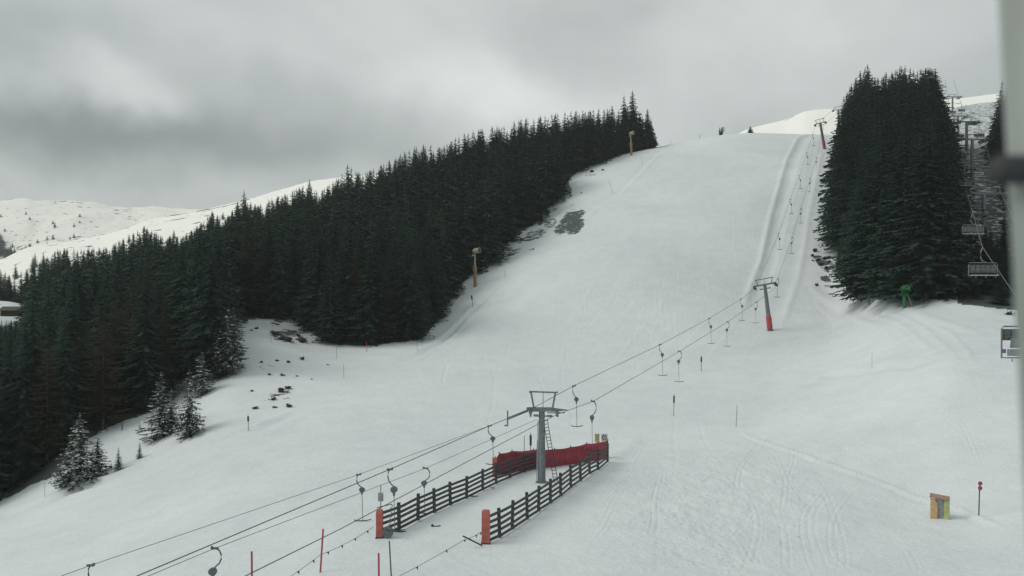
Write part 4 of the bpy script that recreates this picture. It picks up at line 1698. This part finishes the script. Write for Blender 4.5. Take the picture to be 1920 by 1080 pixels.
# fallen bar by the right post, small handle on the snow, canvas wrapped wheel by the left post
b = MB()
A, C_ = P(868, 1005, 47.2), P(904, 1023, 47.6)
b.tube([A, A.lerp(C_, .5), C_], .045, 7)
o = b.build('dark_bar', M['dark'])
tag(o, 'short dark bar propped slanting against the foot of the right red post', 'bar')
b = MB()
q = GP(813, 992)
b.tube([q + Vector((-.12, 0, .12)), q + Vector((0, 0, .03)), q + Vector((.25, .05, .02)), q + Vector((.45, .05, .06))], .04, 6)
b.disc(q + Vector((-.08, 0, .08)), (0, 1, 0), .09, .1, 8)
o = b.build('rope_handle', M['dark'])
tag(o, 'small dark rope handle lying on the snow inside the boarding lane', 'handle')
q = GP(728, 1012)
root = empty('cord_drum_unit', q, 'grey drum with a crossbar on the ground beside the left red post', 'drum')
b = MB()
b.disc((0, -.15, .38), (0, 1, .1), .34, .3, 16)
b.disc((0, -.15, .38), (0, 1, .1), .14, .38, 12)
b.build('drum', M['tbox'], root)
b = MB()
b.tube([(.25, -.2, .46), (.75, -.25, .42), (1.15, -.3, .46)], .04, 6)
b.build('crossbar', M['dark'], root)
b = MB()
A = P(735, 945, 47.5) - q
z0 = Vector((.1, -.15, .7))
for k in range(14):
    u = A.lerp(z0, k / 13)
    v = A.lerp(z0, (k + 1) / 13)
    s_ = .07 if k % 2 else -.07
    b.beam(u + Vector((s_, 0, 0)), v + Vector((-s_, 0, 0)), .03)
b.beam(A + Vector((-.9, 0, -.22)), A, .05)
b.build('slack_cord', M['tbar'], root)


# ------------------------------------------------------------------ snow guns
def fan_tower(px, py, D, h, label, mast_m, head_m, lean=0.0):
    p = G(px, D)
    root = empty('snow_fan_tower', p, label, 'snow gun', 'snow guns along the piste')
    s = D / F
    b = MB()
    b.tube([(0, 0, -.5), (lean * .5, 0, h * .55)], [.42, .36], 10)
    b.tube([(-.1, 0, h * .4), (lean * .5 - .1, 0, h * .55)], .5, 8)
    b.build('lower_mast', M[mast_m], root)
    b = MB()
    b.tube([(lean * .5, 0, h * .52), (lean, 0, h * .86)], [.24, .18], 8)
    b.box((lean - .25, 0, h * .83), (.7, .6, .35))
    b.build('upper_mast', M['gun_beige'], root)
    b = MB()
    c = Vector((lean + .35, 0, h * .95))
    ax = Vector((.8, -.55, .12)).normalized()
    b.tube([c - ax * .8, c - ax * .4, c + ax * .7, c + ax * .95], [.45, .66, .60, .66], 16)
    b.build('fan_barrel', M[head_m], root)
    b = MB()
    b.disc(c + ax * .97, ax, .52, .05, 16)
    b.disc(c - ax * .83, ax, .36, .05, 16)
    b.build('fan_grille', M['dark'], root)
    b = MB()
    b.tube([c + Vector((-.5, -.3, -.5)), c + Vector((-.6, -.2, .55)), c + Vector((.5, -.2, .62))], .06, 6)
    b.build('swivel_fork', M['steel_light'], root)
    return root


p_ = GP(891, 538)
fan_tower(891, 538, p_.y, 8.8, 'beige snow fan on an ochre mast at the lower forest edge', 'gun_yellow', 'gun_beige', -.1)
p_ = GP(1184, 291)
fan_tower(1184, 291, p_.y, 8.0, 'beige snow fan on a pinkish mast at the top end of the left forest', 'gun_pink', 'gun_beige', -.3)
# green gun
D = 126
p_ = G(1696, D, -.1)
root = empty('snow_gun', p_, 'bright green snow gun on a post before the right spruce clump', 'snow gun', 'snow guns along the piste')
h = (562 - 518) * D / F
b = MB()
b.tube([(0, 0, -.4), (0, 0, h * .70)], .27, 10)
b.build('post', M['gun_green'], root)
b = MB()
b.box((0, 0, h * .58), (.85, .7, .3))
b.box((.1, 0, h * .66), (1.1, .5, .16))
b.build('bracket', M['gun_green'], root)
b = MB()
c = Vector((.35, -.1, h * .86))
ax = Vector((.62, -.78, .1)).normalized()
b.tube([c - ax * .85, c - ax * .5, c + ax * .5, c + ax * .7], [.4, .58, .52, .58], 16)
b.build('fan_barrel', M['gun_green'], root)
b = MB()
b.disc(c + ax * .72, ax, .42, .06, 16)
b.build('fan_grille', M['dark'], root)
b = MB()
b.disc(c + ax * .76, ax, .2, .06, 12)
b.build('nozzle', M['steel_light'], root)
b = MB()
b.tube([(.25, -.3, h * .6), (.6, -.3, h * .4), (1.1, -.3, .05), (1.3, -.3, -.1)], .09, 8)
b.build('hose', M['steel_light'], root)

# board box on the snow
D = GP(1762, 972).y
p_ = G(1762, D, -.05)
s = D / F
root = empty('board_box', p_, 'upright open box of orange and green boards sunk in the snow at lower right', 'box', rz=R(-27))
wb, hb, db = 31 * s, 42 * s, 24 * s
Yf = -db * .5
def slab(pts, th, nm, m_):
    q = [Vector(p) for p in pts]
    nrm = (q[1] - q[0]).cross(q[2] - q[0]).normalized() * th
    b = MB()
    n_ = len(q)
    b.add(q + [v + nrm for v in q], [tuple(range(n_))[::-1], tuple(range(n_, 2 * n_))] + [(i, (i + 1) % n_, (i + 1) % n_ + n_, i + n_) for i in range(n_)])
    return b.build(nm, m_, root)
# left board folded inwards with a torn upper corner, recessed grey back, green board on the right
slab([(-wb / 2, Yf, -.1), (-wb * .14, Yf + .10, -.1), (-wb * .12, Yf + .10, hb * .70), (-wb * .20, Yf + .08, hb * .76), (-wb * .24, Yf + .08, hb * .90), (-wb / 2, Yf, hb * .95)], -.05, 'orange_board', M['board_orange'])
slab([(-wb / 2, Yf, -.1), (-wb / 2, db / 2, -.1), (-wb / 2, db / 2, hb), (-wb / 2, Yf, hb * .95)], .05, 'side_board', M['board_orange'])
slab([(-wb * .46, -db * .2, -.1), (wb * .46, -db * .2, -.1), (wb * .46, -db * .2, hb * .9), (-wb * .46, -db * .2, hb * .9)], -.05, 'back_board', M['steel_light'])
slab([(wb * .20, Yf + .14, -.1), (wb / 2, Yf, -.1), (wb / 2, Yf, hb * .90), (wb * .22, Yf + .14, hb * .90)], -.05, 'green_board', M['lime'])
slab([(wb / 2, Yf, -.1), (wb / 2, db / 2, -.1), (wb / 2, db / 2, hb * .93), (wb / 2, Yf, hb * .90)], -.05, 'side_board', M['lime'])
slab([(-wb * .55, Yf - .06, hb * .98), (wb * .53, Yf - .04, hb * .90), (wb * .53, db * .5, hb * .93), (-wb * .52, db * .5, hb * 1.02)], .07, 'lid', M['lid'])

# ------------------------------------------------------------------ chairlift
CH = {'a': [(2000, 700, 45), (1905, 556, 60), (1842, 463, 82), (1812, 358, 150), (1802, 256, 200), (1794, 224, 250), (1783, 214, 330), (1776, 177, 400), (1772, 150, 470)],
      'b': [(2080, 640, 50), (1935, 480, 82), (1872, 352, 150), (1843, 254, 200), (1829, 222, 250), (1808, 212, 330), (1796, 176, 400), (1788, 150, 470)]}
for k, pts in CH.items():
    w = [P(*q) for q in pts]
    b = MB()
    b.tube(w, [.03 + p_.y * .00012 for p_ in w], 6)
    o = b.build('chairlift_cable', M['cable'])
    tag(o, 'left cable of the chairlift, above the aisle right of the spruce clump' if k == 'a' else 'right cable of the chairlift, mostly hidden by the blurred mast', 'cable', 'chairlift cables')
    CP[k] = w
for px, D, pt, r_, a0, a1, lb in [
    (1845, 150, 364, .42, -3.6, 3.1, 'nearest chairlift pylon, thick shaft behind the hanging chair'),
    (1823, 200, 262, .42, -3.0, 2.7, 'second chairlift pylon from below in the aisle'),
    (1812.5, 250, 229, .42, -3.0, 2.8, 'third chairlift pylon from below in the aisle'),
    (1796, 330, 218, .42, -3.0, 3.0, 'fourth chairlift pylon from below, partly behind the third'),
    (1786, 400, 182, .45, -3.2, 3.2, 'topmost chairlift pylon standing against the sky beside the spruce clump')]:
    p_ = G(px, D)
    topz = (HY - pt) * D / F
    if topz - p_.z < 5:
        p_.z = topz - 6
    root = empty('chairlift_pylon', p_, lb, 'lift pylon', 'pylons of the chairlift')
    Hh = topz - p_.z
    b = MB()
    b.tube([(0, 0, -1), (0, 0, Hh)], [r_ * 1.15, r_ * .85], 12)
    b.build('shaft', M['steel'], root)
    b = MB()
    b.box(((a0 + a1) / 2, 0, Hh + .1), (a1 - a0, .45, .4))
    b.build('crossarm', M['steel'], root)
    b = MB()
    b.beam((a0 * .6, 0, Hh + 1.3), (a1 * .6, 0, Hh + 1.3), .16)
    b.beam((a0 * .5, 0, Hh + 1.3), (a0 * .5, 0, Hh), .14)
    b.beam((a1 * .5, 0, Hh + 1.3), (a1 * .5, 0, Hh), .14)
    b.build('service_frame', M['steel'], root)
    for x in (a0, a1):
        b = MB()
        b.box((x, 0, Hh - .25), (.2, 4.2, .25))
        for q in range(6):
            b.disc((x, -1.9 + q * .76, Hh - .1), (1, 0, 0), .26, .2, 12)
        b.box((x + (.5 if x > 0 else -.5), 0, Hh - .45), (.8, 4.4, .07))
        b.build('sheave_battery', M['steel'], root)


def chair(loc, label, cabin=False, rz=0):
    root = empty('lift_chair', loc, label, 'lift chair', 'chairs of the chairlift', rz)
    b = MB()
    if cabin:
        b.tube([(0, .2, 0), (0, .3, -1.2), (0, .2, -2.3)], .06, 8)
    else:
        b.tube([(0, 0, 0), (-.22, 0, -.5), (-.24, 0, -1.1), (-.05, 0, -1.45), (.35, 0, -1.6)], .06, 8)
        b.tube([(.15, 0, -.3), (.5, 0, -.9), (1.0, 0, -1.6)], .022, 6)
    b.build('hanger_arm', M['chair_tube'], root)
    z0 = -1.62 if not cabin else -2.4
    W_ = 1.48
    b = MB()
    hh = 1.35 if not cabin else 2.4
    b.tube([(-W_, 0, z0 - hh), (-W_, 0, z0 - .18), (-W_ + .15, 0, z0), (W_ - .15, 0, z0), (W_, 0, z0 - .18), (W_, 0, z0 - hh)], .042 if not cabin else .06, 8)
    b.build('frame', M['chair_tube'], root)
    b = MB()
    b.box((0, .08, z0 - .62), (W_ * 1.9, .07, .85))
    for q in range(-2, 3):
        b.box((q * .52, .02, z0 - .62), (.44, .06, .74))
    b.build('backrest', M['seat'], root)
    b = MB()
    b.box((0, -.25, z0 - hh + .06), (W_ * 1.85, .55, .09))
    b.build('seat', M['steel_light'] if not cabin else M['cabin'], root)
    b = MB()
    b.tube([(-W_ + .1, -.45, z0 - .75), (W_ - .1, -.45, z0 - .75)], .025, 6)
    for q in (-1.0, 0, 1.0):
        b.tube([(q, -.5, z0 - hh - .02), (q, -.5, z0 - hh - .22)], .04, 6)
    b.build('safety_bar', M['chair_tube'], root)
    if cabin:
        b = MB()
        pts = [(-1.1, -.55, z0 - .85), (1.4, -.55, z0 - .85), (1.4, -.75, z0 - 1.6), (-1.3, -.75, z0 - 1.6)]
        b.add(pts + [(p[0], p[1] + .05, p[2]) for p in pts], [(0, 1, 2, 3), (7, 6, 5, 4), (0, 4, 5, 1), (1, 5, 6, 2), (2, 6, 7, 3), (3, 7, 4, 0)])
        b.build('weather_shield', M['glass'], root)
        b = MB()
        b.box((0, -.5, z0 - 1.95), (2.5, .4, .5))
        b.build('seat_shell', M['cabin'], root)
        b = MB()
        b.box((-1.42, -.2, z0 - 1.85), (.10, .3, .30))
        b.build('side_trim', M['purple'], root)
    return root


c0 = chair(P(1843, 463, 82), 'nearest fully visible six seat chair hanging before the dark trees left of the blurred mast')
chair(P(1915, 552, 60), 'chair with weather shield partly hidden behind the blurred mast above the open snow', True)
for lb, k, px in [('chair hanging just below the nearest chairlift pylon on the left cable', 'a', 1824), ('chair on the left cable between the first and second chairlift pylon', 'a', 1808.5),
                  ('chair on the left cable just under the second chairlift pylon', 'a', 1805), ('chair on the left cable between the second and third chairlift pylon', 'a', 1798),
                  ('chair on the left cable near the fourth chairlift pylon', 'a', 1788),
                  ('chair on the right cable between the first and second chairlift pylon', 'b', 1858), ('chair on the right cable between the second and third chairlift pylon', 'b', 1836),
                  ('chair on the right cable just above the third chairlift pylon', 'b', 1822), ('chair on the right cable between the fourth and the topmost chairlift pylon', 'b', 1803)]:
    w = CP[k]
    loc = None
    for a, c_ in zip(w[:-1], w[1:]):
        pa, pc = CX + a.x * F / a.y, CX + c_.x * F / c_.y
        if min(pa, pc) <= px <= max(pa, pc) and pa != pc and a.y > 59:
            lo, hi = 0, 1
            for _ in range(30):
                m_ = (lo + hi) / 2
                q = a.lerp(c_, m_)
                if (CX + q.x * F / q.y > px) == (pa > pc):
                    lo = m_
                else:
                    hi = m_
            loc = a.lerp(c_, lo)
            break
    if loc:
        o = copy_tree(c0)
        o.location = loc
        o['label'] = lb

# ------------------------------------------------------------------ near mast beside the camera
D = .30
s = D / F
root = empty('camera_mast', P(1965, 700, D), 'out of focus grey round mast running down the right edge of the view', 'mast')
o0 = root.location.copy()
b = MB()
rr = .016
tops, bots = P(1872, -260, D), P(1962, 1400, D)
ofs = Vector((rr * 1.0, 0, 0))
b.tube([tops + ofs - o0, bots + ofs - o0], rr, 40)
b.build('tube', M['mast'], root, smooth=True)
b = MB()
c = P(1862, 318, D - .004)
r2 = 27 * s
b.tube([c - o0, c + Vector((.002, 0, 0)) - o0, P(2060, 318, D - .004) - o0], [r2 * .7, r2, r2], 24)
b.build('clamp', M['dark'], root, smooth=True)
hz = MB()
hz.box((0, 1050, 130), (5200, 2800, 480))
hm = bpy.data.materials.new('haze_air')
hm.use_nodes = True
hm.node_tree.nodes.clear()
ho = N(hm.node_tree, 'ShaderNodeOutputMaterial')
hv = N(hm.node_tree, 'ShaderNodeVolumePrincipled')
hv.inputs['Color'].default_value = (.86, .93, .91, 1)
hv.inputs['Density'].default_value = .00020
hm.node_tree.links.new(hv.outputs[0], ho.inputs['Volume'])
o = hz.build('haze', hm)
tag(o, None, None, None, 'stuff')
print('objects', len(bpy.data.objects))
